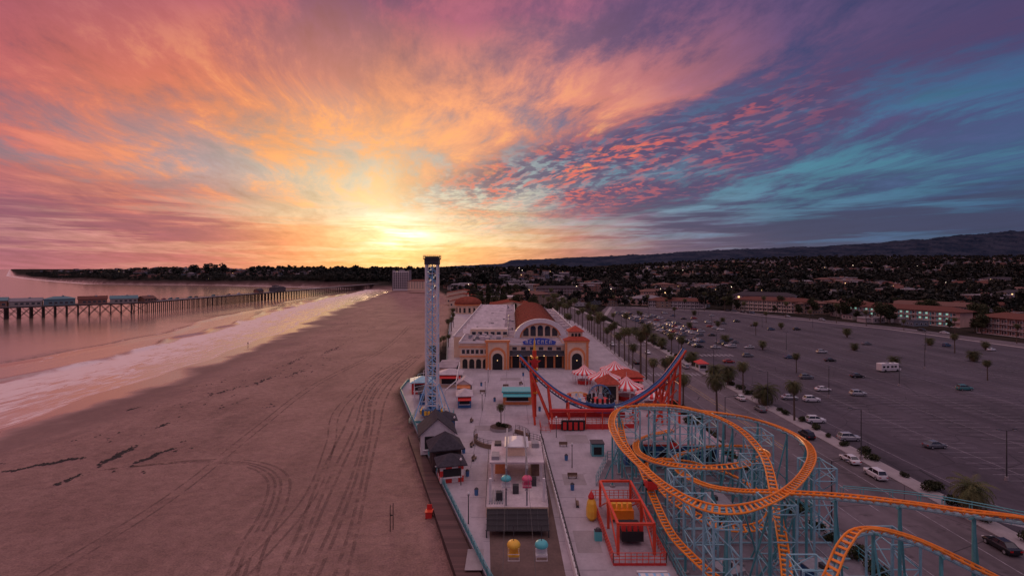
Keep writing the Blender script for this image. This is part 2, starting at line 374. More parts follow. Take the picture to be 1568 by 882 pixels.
def lattice(name,Ys,offs,zf,matl,smooth=True):
    Yg,Og=np.meshgrid(Ys,offs,indexing='ij'); Xg=shoreX(Yg)+Og
    z,att=zf(Xg,Yg,Og)
    v=np.stack([Xg,Yg,z],-1).reshape(-1,3); nY,nO=Yg.shape
    i=np.arange(nY-1)[:,None]*nO+np.arange(nO-1)[None,:]
    f=np.stack([i,i+1,i+nO+1,i+nO],-1).reshape(-1,4)
    me=bpy.data.meshes.new(name); me.from_pydata(v.tolist(),[],f.tolist()); me.materials.append(matl)
    for k,a in att.items():
        at=me.attributes.new(k,'FLOAT','POINT'); at.data.foreach_set('value',a.reshape(-1).astype(np.float32))
    if smooth: me.shade_smooth()
    o=bpy.data.objects.new(name,me); S.collection.objects.link(o); return o
def groundmat():
    m,n,b=newmat('ground_sand_and_soil'); tc=n.new('ShaderNodeTexCoord').outputs['Object']
    sh=n.new('ShaderNodeAttribute',attribute_name='shore').outputs['Fac']; ld=n.new('ShaderNodeAttribute',attribute_name='land').outputs['Fac']
    a=n.noise(tc,.05,4,.6); bb=n.noise(tc,.6,5,.65); c=n.noise(tc,3.5,3,.7)
    pat=n.noise(n.vm('MULTIPLY',tc,(.10,.03,1)),1.0,4,.6,.6)
    col=n.mix(n.mr(a,.35,.65),(.31,.175,.15),(.40,.235,.20))
    col=n.mix(n.m('MULTIPLY',n.mr(pat,.5,.66),.5),col,(.21,.12,.105))
    k=n.m('ADD',n.mr(bb,.3,.7,.78,1.16),n.mr(c,.35,.65,-.2,.2)); col=n.mix(1.0,col,n.comb(k,k,k),'MULTIPLY')
    shn=n.m('ADD',sh,n.m('MULTIPLY',n.m('SUBTRACT',n.noise(tc,.045,3),.5),34))
    damp=n.mr(shn,34,14,smooth=True)
    col=n.mix(n.m('MULTIPLY',damp,.75),col,(.18,.105,.095))
    wet_sheen=n.mr(shn,16,4,smooth=True)
    col=n.mix(wet_sheen,col,(.36,.21,.17))  # wet sand; its sky sheen is also painted in as a lighter colour
    far=n.noise(tc,.02,5); soil=n.mix(n.mr(far,.4,.6),(.026,.024,.022),(.055,.043,.037))
    soil=n.mix(n.m('MULTIPLY',n.mr(n.noise(tc,.12,3),.5,.6),.5),soil,(.022,.027,.017))
    col=n.mix(ld,col,soil)
    n.l.new(col,b.inputs['Base Color'])
    r=n.mix(wet_sheen,(.85,.85,.85),(.16,.16,.16)); n.l.new(n.mix(ld,r,(1,1,1)),b.inputs['Roughness'])
    n.l.new(n.m('ADD',n.m('MULTIPLY',wet_sheen,.75),n.m('MULTIPLY',n.m('SUBTRACT',1.0,ld),.25)),b.inputs['Specular IOR Level'])
    dry=n.mr(shn,20,36,.02,1.0)
    lump=n.m('ADD',n.noise(tc,1.1,5,.7),n.noise(tc,.35,3))
    n.l.new(n.bump(n.m('MULTIPLY',lump,dry),1.0,.8),b.inputs['Normal'])
    return m
Ys=np.concatenate([np.arange(-200,700,5),np.arange(700,1500,20),np.arange(1500,4000,100),[4500,6000,9000,15000,30000,60000]])
offs=np.concatenate([[-3000,-400,-120],np.arange(-60,150,3),np.arange(150,700,15),np.arange(700,3000,80),[3300,4000,6000,9000,15000,30000,90000]])
def zg(X,Y,O):
    z,t,off=gz(X,Y); return z,{'shore':off,'land':t}
lattice('ground',Ys,offs,zg,groundmat())
def watermat():
    m,n,b=newmat('sea_water'); tc=n.new('ShaderNodeTexCoord').outputs['Object']
    sh=n.new('ShaderNodeAttribute',attribute_name='shore').outputs['Fac']
    shn=n.m('ADD',sh,n.m('MULTIPLY',n.m('SUBTRACT',n.noise(tc,.06,3),.5),14))
    fo=n.noise(n.vm('MULTIPLY',tc,(.35,.10,1)),1.0,6,.65,.8)
    lo=n.mr(shn,-42,-4,.28,.46); hi=n.mr(shn,-42,-4,.42,.70)
    wash=n.m('MULTIPLY',n.mr(shn,-47,-43,smooth=True),n.mr(fo,lo,hi))
    edge=n.m('MULTIPLY',n.mr(n.m('ABSOLUTE',n.m('ADD',sh,2.0)),1.6,.4),n.mr(fo,.4,.55))
    foam=n.m('MAXIMUM',wash,n.m('MULTIPLY',edge,.9))
    sec=n.m('MULTIPLY',n.mr(n.m('ABSOLUTE',n.m('ADD',shn,26.0)),2.2,.5),n.mr(fo,.36,.5)); foam=n.m('MAXIMUM',foam,sec)
    out=n.m('MULTIPLY',n.mr(n.m('ABSOLUTE',n.m('ADD',shn,73.0)),1.4,.3),n.mr(fo,.5,.6)); foam=n.m('MAXIMUM',foam,n.m('MULTIPLY',out,.7))
    col=n.mix(n.mr(sh,-160,-10),(.30,.19,.15),(.48,.30,.24))  # warm sky reflection painted into the water colour, stronger near shore
    col=n.mix(foam,col,(.88,.72,.66))
    n.l.new(col,b.inputs['Base Color']); n.l.new(n.mr(foam,0,1,.14,.45),b.inputs['Roughness'])
    b.inputs['IOR'].default_value=2.2
    w1=n.noise(n.vm('MULTIPLY',tc,(.35,.10,1)),1.0,4,.55); w2=n.noise(n.vm('MULTIPLY',tc,(1.6,.7,1)),1.0,3,.6)
    hh=n.m('ADD',n.m('MULTIPLY',w1,1.0),n.m('MULTIPLY',w2,.2))
    hh=n.m('MULTIPLY',hh,n.mr(sh,-50,-38,1,.25))
    n.l.new(n.bump(hh,.2,.5),b.inputs['Normal'])
    return m
woffs=np.concatenate([[-60000,-20000,-6000,-2000,-800,-400,-250,-180,-140,-110,-90],np.arange(-80,8,1.0)])
def zw(X,Y,O):
    w=1.3*np.exp(-((O+47+2.5*np.sin(Y/23.)+1.5*np.sin(Y/9.)+.012*(Y-200))/2.0)**2)
    w+=.6*np.exp(-((O+74+5*np.sin(Y/35.+2))/4.)**2)
    w*=(1-sm(700,1000,Y))
    return -2.25+w+0*X,{'shore':O}
lattice('sea',np.concatenate([np.arange(-200,1000,4),np.arange(1000,1500,20),[1700,2200,3000,4500,8000,15000,30000,60000]]),woffs,zw,watermat())
def hills():
    a=np.linspace(-.35,1.6,420); Yv=np.linspace(3600,8200,70); Ag,Yg=np.meshgrid(a,Yv,indexing='ij')
    rid=np.interp(Ag,[-.35,-.2,-.02,.0,.15,.27,.4,.52,.65,.77,.9,.98,1.6],[-4,0,8,13,18,22,27,31,36,44,53,55,58])
    Hh=38+rid/800*5600*1.02
    prof=np.exp(-((Yg-5600)/1300)**2)
    nz=sum(np.sin(Ag*k1*1.0+p)*np.sin(Yg/k2+p*2)*am for k1,k2,p,am in [(9,700,1,.05),(23,300,2,.035),(60,190,4,.02),(140,120,.5,.012),(310,90,3,.008)])
    z=Hh*prof*(1+nz)+rng.normal(0,3.2,Ag.shape)-25*(1-prof)
    v=np.stack([Ag*Yg,Yg,z],-1).reshape(-1,3); nA,nY=Ag.shape
    i=np.arange(nA-1)[:,None]*nY+np.arange(nY-1)[None,:]; f=np.stack([i,i+nY,i+nY+1,i+1],-1).reshape(-1,4)
    m,n,b=newmat('hill_forest_haze'); tc=n.new('ShaderNodeTexCoord').outputs['Object']
    g=n.noise(tc,.006,7,.7); n.l.new(n.mix(n.mr(g,.40,.62),(.020,.030,.052),(.055,.060,.085)),b.inputs['Base Color']); b.inputs['Roughness'].default_value=1; b.inputs['Specular IOR Level'].default_value=0  # bluish forest colour has the distance haze painted in
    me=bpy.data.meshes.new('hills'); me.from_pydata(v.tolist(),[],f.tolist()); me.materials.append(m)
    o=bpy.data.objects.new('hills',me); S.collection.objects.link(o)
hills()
def sheet(name,poly,z,m):
    b=MB(); b.add([(x,y,z) for x,y in poly],[tuple(range(len(poly)))],m); return b.build(name)
# ------------------------------------------------------------------ promenade deck
b=MB()
deck=[(7.5,40),(1.3,52),(-3.2,64.7),(-11.9,91),(-21.6,120),(-34.8,162),(-35.3,176),(-26,181),(-27,215),(-35,281),(-52,447),(-50,520),(40,520),(46.5,440),(46.5,40)]
b.prism(deck,-2.2,0,M['concrete_dark'],M['concrete']); b.build('boardwalk_promenade')
b=MB(); b.prism([(-6.8,64.7),(1.5,40),(7.2,40),(1.0,52),(-3.55,64.7),(-12.25,91),(-21.95,120),(-24,120.5)],-1.6,-.25,M['wood_dark'],M['planks']); b.build('wooden_boardwalk_ramp')
b=MB(); fp=[(5.2,46),(1.5,52.5),(-3.1,64.9),(-11.8,91),(-21.5,120),(-34.6,162),(-35.1,175.8),(-26.2,180.8),(-26.8,215),(-34.7,281),(-51,445)]
fence(b,fp,0,1.2,M['teal_steel'],1.6,4,.06)
for p,q in zip(fp[:-1],fp[1:]):
    b.add([(p[0],p[1],.02),(q[0],q[1],.02),(q[0],q[1],.75),(p[0],p[1],.75)],[(0,1,2,3)],M['teal_steel'])
b.build('promenade_railing')
b=MB()
for y in np.arange(66,196,7.): b.add([(float(bwX(y))+2,y,.004),(12,y,.004),(12,y+.1,.004),(float(bwX(y))+2,y+.1,.004)],[(0,1,2,3)],M['concrete_dark'])
for x in (-8,-2,4): b.add([(x,100 if x<-2 else 128,.008),(x+.1,100 if x<-2 else 128,.008),(x+.1,196,.008),(x,196,.008)],[(0,1,2,3)],M['concrete_dark'])
b.build('paving_joints')
sheet('brown_paving',[(-.5,40),(7.0,40),(6.3,92),(-3.5,80),(-2.5,62)],.012,M['brown_floor'])
b=MB()
for (x,y,w,d) in [(8.8,70,3.4,6),(9.2,92,4,5),(-9,123,5,4),(0,155,6,8),(-4,178,7,5),(12,114,5,6),(-6,66,2.2,5)]: b.add([(x,y,.010),(x+w,y,.010),(x+w,y+d,.010),(x,y+d,.010)],[(0,1,2,3)],M['sidewalk'])
b.build('paving_patches')
# ------------------------------------------------------------------ road & parking
sheet('road',[(47,20),(69,20),(69,330),(58,520),(38,520),(47,330)],.02,M['road'])
b=MB(); b.box(45.4,47,20,330,-.1,.14,M['sidewalk']); b.build('kerb_sidewalk')
b=MB(); b.box(69,72.6,20,330,-.1,.15,M['sidewalk'])
b.prism([(72.6,330),(69,330),(58,520),(61,520)],-.1,.15,M['sidewalk']); b.build('lot_sidewalk')
b=MB()
for y in np.arange(22,330,7.5): b.box(57.6,57.75,y,y+3,.02,.026,M['line_white'])
for x in (52.2,63.6,): b.box(x,x+.12,20,330,.02,.026,M['line_white'])
for x in (57.0,58.2): b.box(x,x+.12,110,330,.02,.027,M['line_yellow'])
for k in range(14): b.box(48+k*1.45,48.7+k*1.45,186,191,.02,.028,M['line_white'])
for k in range(14): b.box(48+k*1.45,48.7+k*1.45,262,267,.02,.028,M['line_white'])
b.build('road_markings')
lot=[(72.6,20),(72.6,330),(76,420),(100,520),(190,455),(236,330),(250,210),(330,20)]
sheet('parking_lot',lot,.024,M['asphalt'])
b=MB()
rowsx=[78,94,110,126,142,158,174,190,206,222]
def inlot(x,y):
    xr=np.interp(y,[20,210,330,455,520],[330,250,236,190,100]); xl=np.interp(y,[20,330,420,520],[73,73,76,100]); return xl+2<x<xr-4
for x in rowsx:
    for y in np.arange(30,500,2.9):
        if 168<y<177 or 285<y<293: continue
        if inlot(x-5,y) and inlot(x+5,y): b.box(x-5,x+5,y-.05,y+.05,.024,.03,M['line_white'])
    ys=[y for y in range(30,500) if inlot(x,y)]
    if ys: b.box(x-.05,x+.05,30,max(ys),.024,.029,M['line_white'])
for k in range(10): b.box(79+k*1.9,80+k*1.9,228,233,.024,.031,M['line_white'])
b.build('parking_stall_markings')
b=MB()
pts=[(76,420),(100,520),(190,455),(236,330),(250,210),(330,20)]
for p,q in zip(pts[:-1],pts[1:]):
    dx,dy=q[0]-p[0],q[1]-p[1]; L=math.hypot(dx,dy); nx,ny=-dy/L*3,dx/L*3
    b.prism([(p[0],p[1]),(q[0],q[1]),(q[0]+nx,q[1]+ny),(p[0]+nx,p[1]+ny)],-.1,.16,M['sidewalk'])
b.build('far_lot_sidewalk')
b=MB(); b.prism([(82,424),(104,525),(194,460),(241,333),(255,212),(336,20),(350,20),(268,216),(253,338),(203,470),(100,545),(70,430)],-.1,.03,M['road']); b.build('side_street')
# ------------------------------------------------------------------ foliage
def leafcloud(cent,rad,n,sz,r=rng):
    d=r.normal(size=(n,3)); d/=np.linalg.norm(d,axis=1)[:,None]; rr=r.uniform(.45,1,n)**.6
    c=np.array(cent)+d*rr[:,None]*np.array(rad)
    u=r.normal(size=(n,3)); u/=np.linalg.norm(u,axis=1)[:,None]; w=np.cross(u,r.normal(size=(n,3))); w/=np.linalg.norm(w,axis=1)[:,None]
    s=sz*r.uniform(.6,1.3,n)[:,None]
    return np.stack([c-u*s-w*s*.6,c+u*s-w*s*.6,c+u*s*.8+w*s*.6,c-u*s*.8+w*s*.6],1)
def treequads(H,Rr,nc,nl,sz,r=rng,conif=False):
    qs=[]
    for i in range(nc):
        a=r.uniform(0,6.28); h=r.uniform(.42,.95); k=Rr*r.uniform(.2,.75)*(1.25-h*.7)
        if conif: k*=.4
        rad=Rr*r.uniform(.28,.5)*(1 if not conif else .6)
        qs.append(leafcloud((math.cos(a)*k,math.sin(a)*k,H*h),(rad,rad,rad*.7 if not conif else rad*1.3),nl,sz,r))
    return np.concatenate(qs)
def tree_mesh(name,H,Rr,nc,nl,sz,leaf,conif=False):
    mb=MB(); mb.tube((0,0,-.3),(0.1*H*.1,0,H*.5),.035*H,M['bark'],8,.02*H)
    q=treequads(H,Rr,nc,nl,sz,conif=conif)
    for i in range(6):
        a=i*1.05; mb.tube((0,0,H*(.25+.04*i)),(math.cos(a)*Rr*.6,math.sin(a)*Rr*.6,H*(.55+.05*i)),.014*H,M['bark'],5,.005*H)
    v=q.reshape(-1,3).tolist(); mb.add(v,[tuple(range(i*4,i*4+4)) for i in range(len(q))],leaf); return mb.mesh(name)
TREES=[tree_mesh('tree',9,4.5,16,110,.28,M['leaf']),tree_mesh('tree',11,5,18,110,.3,M['leaf']),tree_mesh('tree',7,3.4,14,100,.24,M['leaf']),tree_mesh('cypress',14,4,18,110,.3,M['leaf'],True)]
def palm_mesh(H,nf,L,dry=True,rt=.22,droop=1.0,seed=1):
    r=random.Random(seed); mb=MB(); bx=r.uniform(-.04,.04)*H
    pts=[(bx*(t*t),0,H*t) for t in [0,.2,.4,.6,.8,1]]
    for i in range(5): mb.tube((pts[i][0],0,pts[i][2]-.3*(i==0)),pts[i+1],rt*(1.25-.1*i),M['bark'],8,rt*(1.15-.1*i))
    for k in range(nf):
        a=k*2.39996+r.uniform(-.2,.2); e=R(78)-R(115)*(k/nf)**.9
        u=Vector((math.cos(a),math.sin(a),0)); p=Vector((bx,0,H)); seg=7; sl=L/seg*r.uniform(.85,1.1); side=Vector((-u.y,u.x,0)); prev=p; ang=e
        mt=M['frond_dry'] if (dry and k>nf*.85) else M['frond']
        for s_ in range(seg):
            nx=prev+(u*math.cos(ang)+Vector((0,0,1))*math.sin(ang))*sl
            wd=L*.19*math.sin(math.pi*(s_+1.1)/(seg+1.3))
            up=Vector((0,0,1))
            for q in range(2):
                t0=prev.lerp(nx,q*.5); t1=prev.lerp(nx,q*.5+.32)
                for sg in(-1,1):
                    tip=t0+side*sg*wd+(nx-prev)*.75-up*wd*.45
                    mb.add([t0,t1,tip],[(0,1,2)],mt)
            mb.tube(prev,nx,.03,mt,3)
            ang-=R(17)*droop*r.uniform(.8,1.2); prev=nx
    return mb.mesh('palm_tree')
PT=[palm_mesh(13,60,3.3,True,.24,1.1,3),palm_mesh(10,60,3.3,True,.24,1.1,4),palm_mesh(16,60,3.2,True,.23,1.1,5)]
PS=[palm_mesh(3.6,84,4.4,True,.45,.85,6),palm_mesh(4.6,80,4.1,True,.42,.9,7)]
row=[(46.3,119),(46.2,140)]+[(46.2,150+i*9.5) for i in range(19)]+[(45-i*.6,335+i*16) for i in range(12)]+[(33,300),(34,320),(34,340),(33,362),(33,385),(32,410),(30,430),(36,455),(30,500)]
for i,(x,y) in enumerate(row):
    inst('palm_tree',PT[(i*7)%3],(x+random.uniform(-.3,.3),y+random.uniform(-2,2),.0),i*1.3,random.uniform(.75,1.15))
for i,(x,y) in enumerate([(70.8,131),(70.8,80.5),(70.8,62),(70.8,160),(70.8,182),(70.8,205),(70.9,232),(70.9,262),(70.9,300),(68,350),(66,380),(63,420),(104,191),(118,246),(150,205),(162,178),(190,215),(186,290),(140,300),(112,330),(150,372),(94,380),(208,260),(170,330),(126,405),(222,245),(160,244),(200,236),(110,270),(134,340),(180,370),(104,430),(150,430),(228,215),(70.8,146),(70.8,171),(70.9,218),(70.9,247),(70.9,280),(70,320)]):
    inst('palm_tree',PS[i%2] if i%3 else PT[1],(x,y,.02),i*2.1,random.uniform(.85,1.05) if (i<9 or i>33) else random.uniform(.6,.8))
for i in range(22):
    t=i/21; xs=np.interp(t,[0,.3,.6,1],[100,190,236,300]); ys=np.interp(t,[0,.3,.6,1],[524,458,332,95]); inst('palm_tree',PT[i%3],(float(xs)+3,float(ys)+2,.1),i,random.uniform(.6,1.0))
inst('palm_tree',PT[1],(-2.6,124,.5),1,.5)
for i,(x,y) in enumerate([(-28.5,190),(-29,203),(-30,218),(-31,236),(-31,255),(-35,300),(-38,340),(-45,400),(-33,270),(-37,320),(-42,370)]): inst('palm_tree',PT[i%3],(x,y,0),i,random.uniform(.5,.75))
def shrub(name,n,seed):
    r=np.random.default_rng(seed); mb=MB(); q=np.concatenate([leafcloud((r.uniform(-.6,.6),r.uniform(-1,1),.6),(.7,.7,.55),90,.12,r) for _ in range(n)])
    mb.add(q.reshape(-1,3).tolist(),[tuple(range(i*4,i*4+4)) for i in range(len(q))],M['leaf']); return mb.mesh(name)
SH=[shrub('shrub',5,1),shrub('shrub',7,2)]
for i in range(44): inst('shrub',SH[i%2],(71.6+random.uniform(-.4,.4),62+i*5.7+random.uniform(-2,2),.15),random.random()*6,random.uniform(.6,1.4))
for i in range(22): inst('shrub',SH[i%2],(44.6+random.uniform(-.4,.4),52+i*4.4+random.uniform(-2,2),.0),random.random()*6,random.uniform(.8,1.6))
# ------------------------------------------------------------------ cars
def car_mesh(bm,suv=False):
    mb=MB(); h=.25 if suv else 0
    st=[(-2.3,.68,.42,.72),(-2.2,.84,.3,.92+h*.6),(-1.6,.90,.24,1.0+h*.5),(-.6,.91,.22,.98+h*.5),(.6,.91,.22,.96+h*.5),(1.3,.90,.24,.90+h*.7),(2.0,.84,.28,.76+h),(2.28,.70,.38,.62+h)]
    vs=[]
    for x,w,z0,z1 in st: vs+=[(x,-w*.9,z0),(x,-w,z0+.15),(x,-w,z1-.14),(x,-w*.86,z1),(x,w*.86,z1),(x,w,z1-.14),(x,w,z0+.15),(x,w*.9,z0)]
    fs=[(i*8+k,(i+1)*8+k,(i+1)*8+(k+1)%8,i*8+(k+1)%8) for i in range(len(st)-1) for k in range(8)]+[tuple(range(8)),tuple(range(8*(len(st)-1),8*len(st)))[::-1]]
    mb.add(vs,fs,bm)
    zt=1.44+h*1.1; xb0=-2.05 if suv else -1.75; xt0=-1.75 if suv else -1.1; zb=.93+h*.5
    B=[(xb0,-.77,zb),(1.05,-.77,zb),(1.05,.77,zb),(xb0,.77,zb)]; T=[(xt0,-.6,zt),(.3,-.6,zt),(.3,.6,zt),(xt0,.6,zt)]
    mb.add(B+T,[(0,1,5,4),(1,2,6,5),(2,3,7,6),(3,0,4,7)],M['glass'])
    mb.add([(xt0-.03,-.63,zt),(.33,-.63,zt),(.33,.63,zt),(xt0-.03,.63,zt),(xt0+.1,-.52,zt+.06),(.2,-.52,zt+.06),(.2,.52,zt+.06),(xt0+.1,.52,zt+.06)],[(0,1,5,4),(1,2,6,5),(2,3,7,6),(3,0,4,7),(4,5,6,7),(3,2,1,0)],bm)
    for sg in(-1,1):
        for (xa,xc) in((xb0,xt0),(1.05,.3),(-.35,-.35)): mb.tube((xa,sg*.78,zb),(xc,sg*.615,zt),.045,bm,4)
        for x in(-1.42,1.42):
            n=14
            for (r,m,yy,t) in((.34,M['tire'],.72,.2),(.2,M['grey_metal'],.75,.19)):
                vs=[(x+r*math.cos(i*6.2832/n),sg*yy,.34+r*math.sin(i*6.2832/n)) for i in range(n)]+[(x+r*math.cos(i*6.2832/n),sg*(yy+t),.34+r*math.sin(i*6.2832/n)) for i in range(n)]
                mb.add(vs,[(i,(i+1)%n,(i+1)%n+n,i+n) for i in range(n)]+[tuple(range(n,2*n))],m)
        mb.box(-2.31,-2.22,min(sg*.45,sg*.8),max(sg*.45,sg*.8),.68,.84,M['lamp_red']); mb.box(2.14,2.27,min(sg*.4,sg*.72),max(sg*.4,sg*.72),.56+h,.68+h,M['white'])
        mb.box(.7,.85,min(sg*.9,sg*1.03),max(sg*.9,sg*1.03),.95,1.08,bm)
    return mb.mesh('parked_car')
CC=[mat('car_white',(.70,.70,.70),rough=.25,var=.03),mat('car_silver',(.45,.46,.48),rough=.3,var=.03,metal=.4),mat('car_black',(.02,.02,.025),rough=.2,var=.03),mat('car_grey',(.14,.15,.17),rough=.25,var=.03),mat('car_blue',(.05,.09,.16),rough=.25,var=.03),mat('car_red',(.3,.03,.03),rough=.25,var=.03),mat('car_teal',(.06,.22,.22),rough=.25,var=.03)]
CM=[car_mesh(c,False) for c in CC]; CS=[car_mesh(c,True) for c in CC]
def car(x,y,rot,ci=None,suv=None):
    if ci is None: ci=random.choice([0,0,1,1,2,2,3,3,4,5])
    if suv is None: suv=random.random()<.45
    inst('parked_car',(CS if suv else CM)[ci],(x,y,.03),rot+random.uniform(-.03,.03))
for a in [(66.6,103,R(90),0,False),(66.4,95.5,R(90),0,True),(74.8,116,0,1,True),(75.2,129.5,0,0,True),(86,150,0,0,True),(81,152.5,0,1,False),(97,163,0,0,False),(104,157,0,1,True),(90,111.2,.1,3,False),(142,164,0,6,True),(102,181,0,3,True),(121,183,0,2,False),(131,215,0,2,False),(118,222,0,4,False),(102,226,0,3,True),(88,212,0,5,False),(223,243,.4,0,False),(213,256,.3,4,True),(66.5,140,R(90),3,False),(66.4,152,R(90),0,False),(66.5,118,R(90),2,True),(66.5,71,R(90),2,False),(50,210,R(90),2,False),(50,260,R(-90),0,True),(61,235,R(-90),0,False),(60,300,R(90),1,True),(140,236,0,1,True),(178,262,0,3,False),(66.5,200,R(90),1,True),(66.6,222,R(90),0,False)]: car(*a)
for x in (75.6,90.4,97.6,106.4,113.6):
    for y in np.arange(240,470,2.9):
        if 285<y<293 or not inlot(x+3,y) or not inlot(x-3,y): continue
        p=.42 if y<360 else .35
        if x>100: p*=.55
        if random.random()<p: car(x,y+1.45,random.choice([0,math.pi]))
for x in (129.6,138.4,145.6,161,177):
    for y in np.arange(300,450,2.9):
        if inlot(x+3,y) and random.random()<.07: car(x,y+1.45,0)
for i in range(16):
    t=random.random(); xs=np.interp(t,[0,.3,.6,1],[104,199,247,310]); ys=np.interp(t,[0,.3,.6,1],[536,465,335,95]); car(float(xs),float(ys),R(-40) if t<.3 else R(-70))
mb=MB(); W=M['white']
mb.pxz([(-4.2,.55),(3.0,.55),(3.9,.6),(4.0,1.2),(3.3,1.5),(2.9,2.2),(3.4,2.4),(3.3,3.1),(-4.1,3.15),(-4.2,2.9)],-1.2,1.2,W)
for sg in(-1,1):
    y0,y1=sorted((sg*1.2,sg*1.23))
    for x in(-3.2,-1.6,.2,1.6): mb.box(x-.5,x+.5,y0,y1,1.6,2.3,M['glass'])
    mb.box(-4.1,2.8,y0,y1,.95,1.15,M['grey_metal'])
    for x in(-2.6,2.4):
        n=14; r=.45; vs=[(x+r*math.cos(i*6.2832/n),sg*.95,.45+r*math.sin(i*6.2832/n)) for i in range(n)]+[(x+r*math.cos(i*6.2832/n),sg*1.26,.45+r*math.sin(i*6.2832/n)) for i in range(n)]
        mb.add(vs,[(i,(i+1)%n,(i+1)%n+n,i+n) for i in range(n)]+[tuple(range(n,2*n))],M['tire'])
mb.box(3.05,3.36,-1.0,1.0,1.55,2.15,M['glass']); mb.box(-1.5,-.3,-.4,.4,3.14,3.4,M['grey_metal']); mb.box(1,1.8,-.4,.4,3.14,3.3,M['grey_metal'])
mb.build('motorhome',(140,194,.03),rot=.15)
# ------------------------------------------------------------------ street lamps
def lamp_mesh(h,arm=1.6,two=False,lit=False):
    mb=MB(); mb.cyl(0,0,0,.7,.3,.28,M['sidewalk'],10); mb.cyl(0,0,.7,h,.11,.07,M['dark_metal'],8)
    for sg in((-1,1) if two else (1,)):
        mb.tube((0,0,h-.1),(sg*arm,0,h+.15),.05,M['dark_metal'],6); mb.box(sg*arm-.35,sg*arm+.35,-.14,.14,h+.1,h+.24,M['dark_metal']); mb.box(sg*arm-.22,sg*arm+.22,-.1,.1,h+.0,h+.1,M['lit_lamp'] if lit else M['white'])
    return mb.mesh('street_lamp')
L1=lamp_mesh(9,1.6,True); L2=lamp_mesh(10,2.2)
for i,(x,y) in enumerate([(89,94),(94,155),(126,170),(158,120),(126,240),(158,200),(190,240),(94,240),(94,330),(126,330),(158,330),(190,330),(110,420),(150,420)]): inst('street_lamp',L1,(x,y,.02),random.random())
for i,y in enumerate(range(60,330,38)): inst('street_lamp',L2,(69.5,y+6,.15),math.pi); inst('street_lamp',L2,(46.5,y+16,.14),0)
# ------------------------------------------------------------------ houses
wallc=[mat('wall_%d'%i,c,rough=.8,var=.1) for i,c in enumerate([(.45,.40,.36),(.34,.23,.17),(.22,.19,.20),(.55,.50,.48),(.33,.16,.12),(.17,.20,.24)])]
roofc=[mat('roof_%d'%i,c,rough=.9,var=.2,spec=.1) for i,c in enumerate([(.07,.058,.065),(.16,.065,.05),(.10,.08,.09),(.19,.10,.08),(.26,.23,.24)])]
def house_mesh(i):
    r=random.Random(i*13+1); mb=MB(); w=r.uniform(8,13); d=r.uniform(9,16); h=r.choice([3.2,3.4,6,6.2]); wl=wallc[i%6]; rf=roofc[(i*3+i//5)%5]
    mb.box(-w/2,w/2,-d/2,d/2,-3,h,wl)
    if i%4==3:
        mb.box(-w/2-.2,w/2+.2,-d/2-.2,d/2+.2,h,h+.5,wl,top=rf); mb.box(-1,1,-1,1,h+.5,h+1.4,M['grey_metal'])
    elif i%2: mb.hip(-w/2,w/2,-d/2,d/2,h,r.uniform(1.8,2.6),rf)
    else: mb.gable(-w/2,w/2,-d/2,d/2,h,r.uniform(2,3),rf,wl,'y' if i%3 else 'x')
    if i%3==0:
        mb.box(w/2,w/2+4,-d/4,d/4+1,-3,3,wl); mb.hip(w/2+.3,w/2+4,-d/4,d/4+1,3,1.3,rf)
    for fl in range(1 if h<5 else 2):
        z=1+fl*2.9
        for x in(-w*.3,0,w*.3):
            if fl==0 and x==0: mb.winY(x,-d/2,.05,1,2.1,M['wood_dark'],M['white']); mb.winY(x,d/2,1,1.4,1.2,M['glass'],M['white'],1)
            else: mb.winY(x,-d/2,z,1.4,1.2,M['lit_warm'] if (i%10==2 and x>0) else M['glass'],M['white']); mb.winY(x,d/2,z,1.4,1.2,M['glass'],M['white'],1)
        for y in(-d*.3,0,d*.3): mb.winX(-w/2,y,z,1.4,1.2,M['glass'],M['white'])
    mb.box(w*.2,w*.2+.8,d*.1,d*.1+.8,h,h+3,roofc[3])
    return mb.mesh('house')
HM=[house_mesh(i) for i in range(20)]
big=[]
def town(x,y):
    for bx,by,br in big:
        if abs(x-bx)<br and abs(y-by)<br*.7: return False
    if y<530:
        xr=np.interp(y,[20,210,330,470,545],[362,274,262,215,105]); return x>xr+6
    if y<1050 and x<bwX(y)+18: return False
    if y>=1050 and x<shoreX(y)+60: return False
    if abs(x-(58-(y-520)*.10))<9 and y<900: return False
    return True
def block(i):
    r=random.Random(i+50); mb=MB(); w=r.uniform(30,52); d=r.uniform(14,22); st=r.choice([2,3,3,4]); h=st*3.3; wl=[wallc[0],M['stucco_pink'],wallc[3],wallc[4],M['cream'],wallc[1]][i%6]; rf=[roofc[1],roofc[3],roofc[0],roofc[4]][i%4]
    mb.box(-w/2,w/2,-d/2,d/2,-6,h,wl)
    if i%3==0: mb.box(-w/2-.4,w/2+.4,-d/2-.4,d/2+.4,h,h+.8,wallc[3],top=rf); mb.box(-4,1,-2,3,h+.8,h+3,wl,top=rf); mb.box(6,9,-2,1,h+.8,h+2,M['grey_metal'])
    else: mb.hip(-w/2,w/2,-d/2,d/2,h,3.2,rf,ov=1)
    mb.box(-w/4,w/4,-d/2-5,-d/2-.003,-6,h-3.3,wl); mb.hip(-w/4,w/4,-d/2-5,-d/2-.003,h-3.3,1.6,rf,ov=.6)
    for f in range(st):
        for k in range(int(w/3.6)):
            x=-w/2+2+k*3.6
            if f<st-1 and abs(x)<w/4+1: mb.winY(x*.8,-d/2-5,f*3.3+1,1.5,1.4,M['glass'],M['white']) if abs(x)<w/4-1 else None
            else: mb.winY(x,-d/2,f*3.3+1,1.6,1.5,M['lit_warm'] if r.random()<.05 else M['glass'],M['white'])
        for k in range(int(d/4)): mb.winX(-w/2,-d/2+2+k*4,f*3.3+1,1.6,1.5,M['glass'],M['white'])
    return mb.mesh('apartment_block')
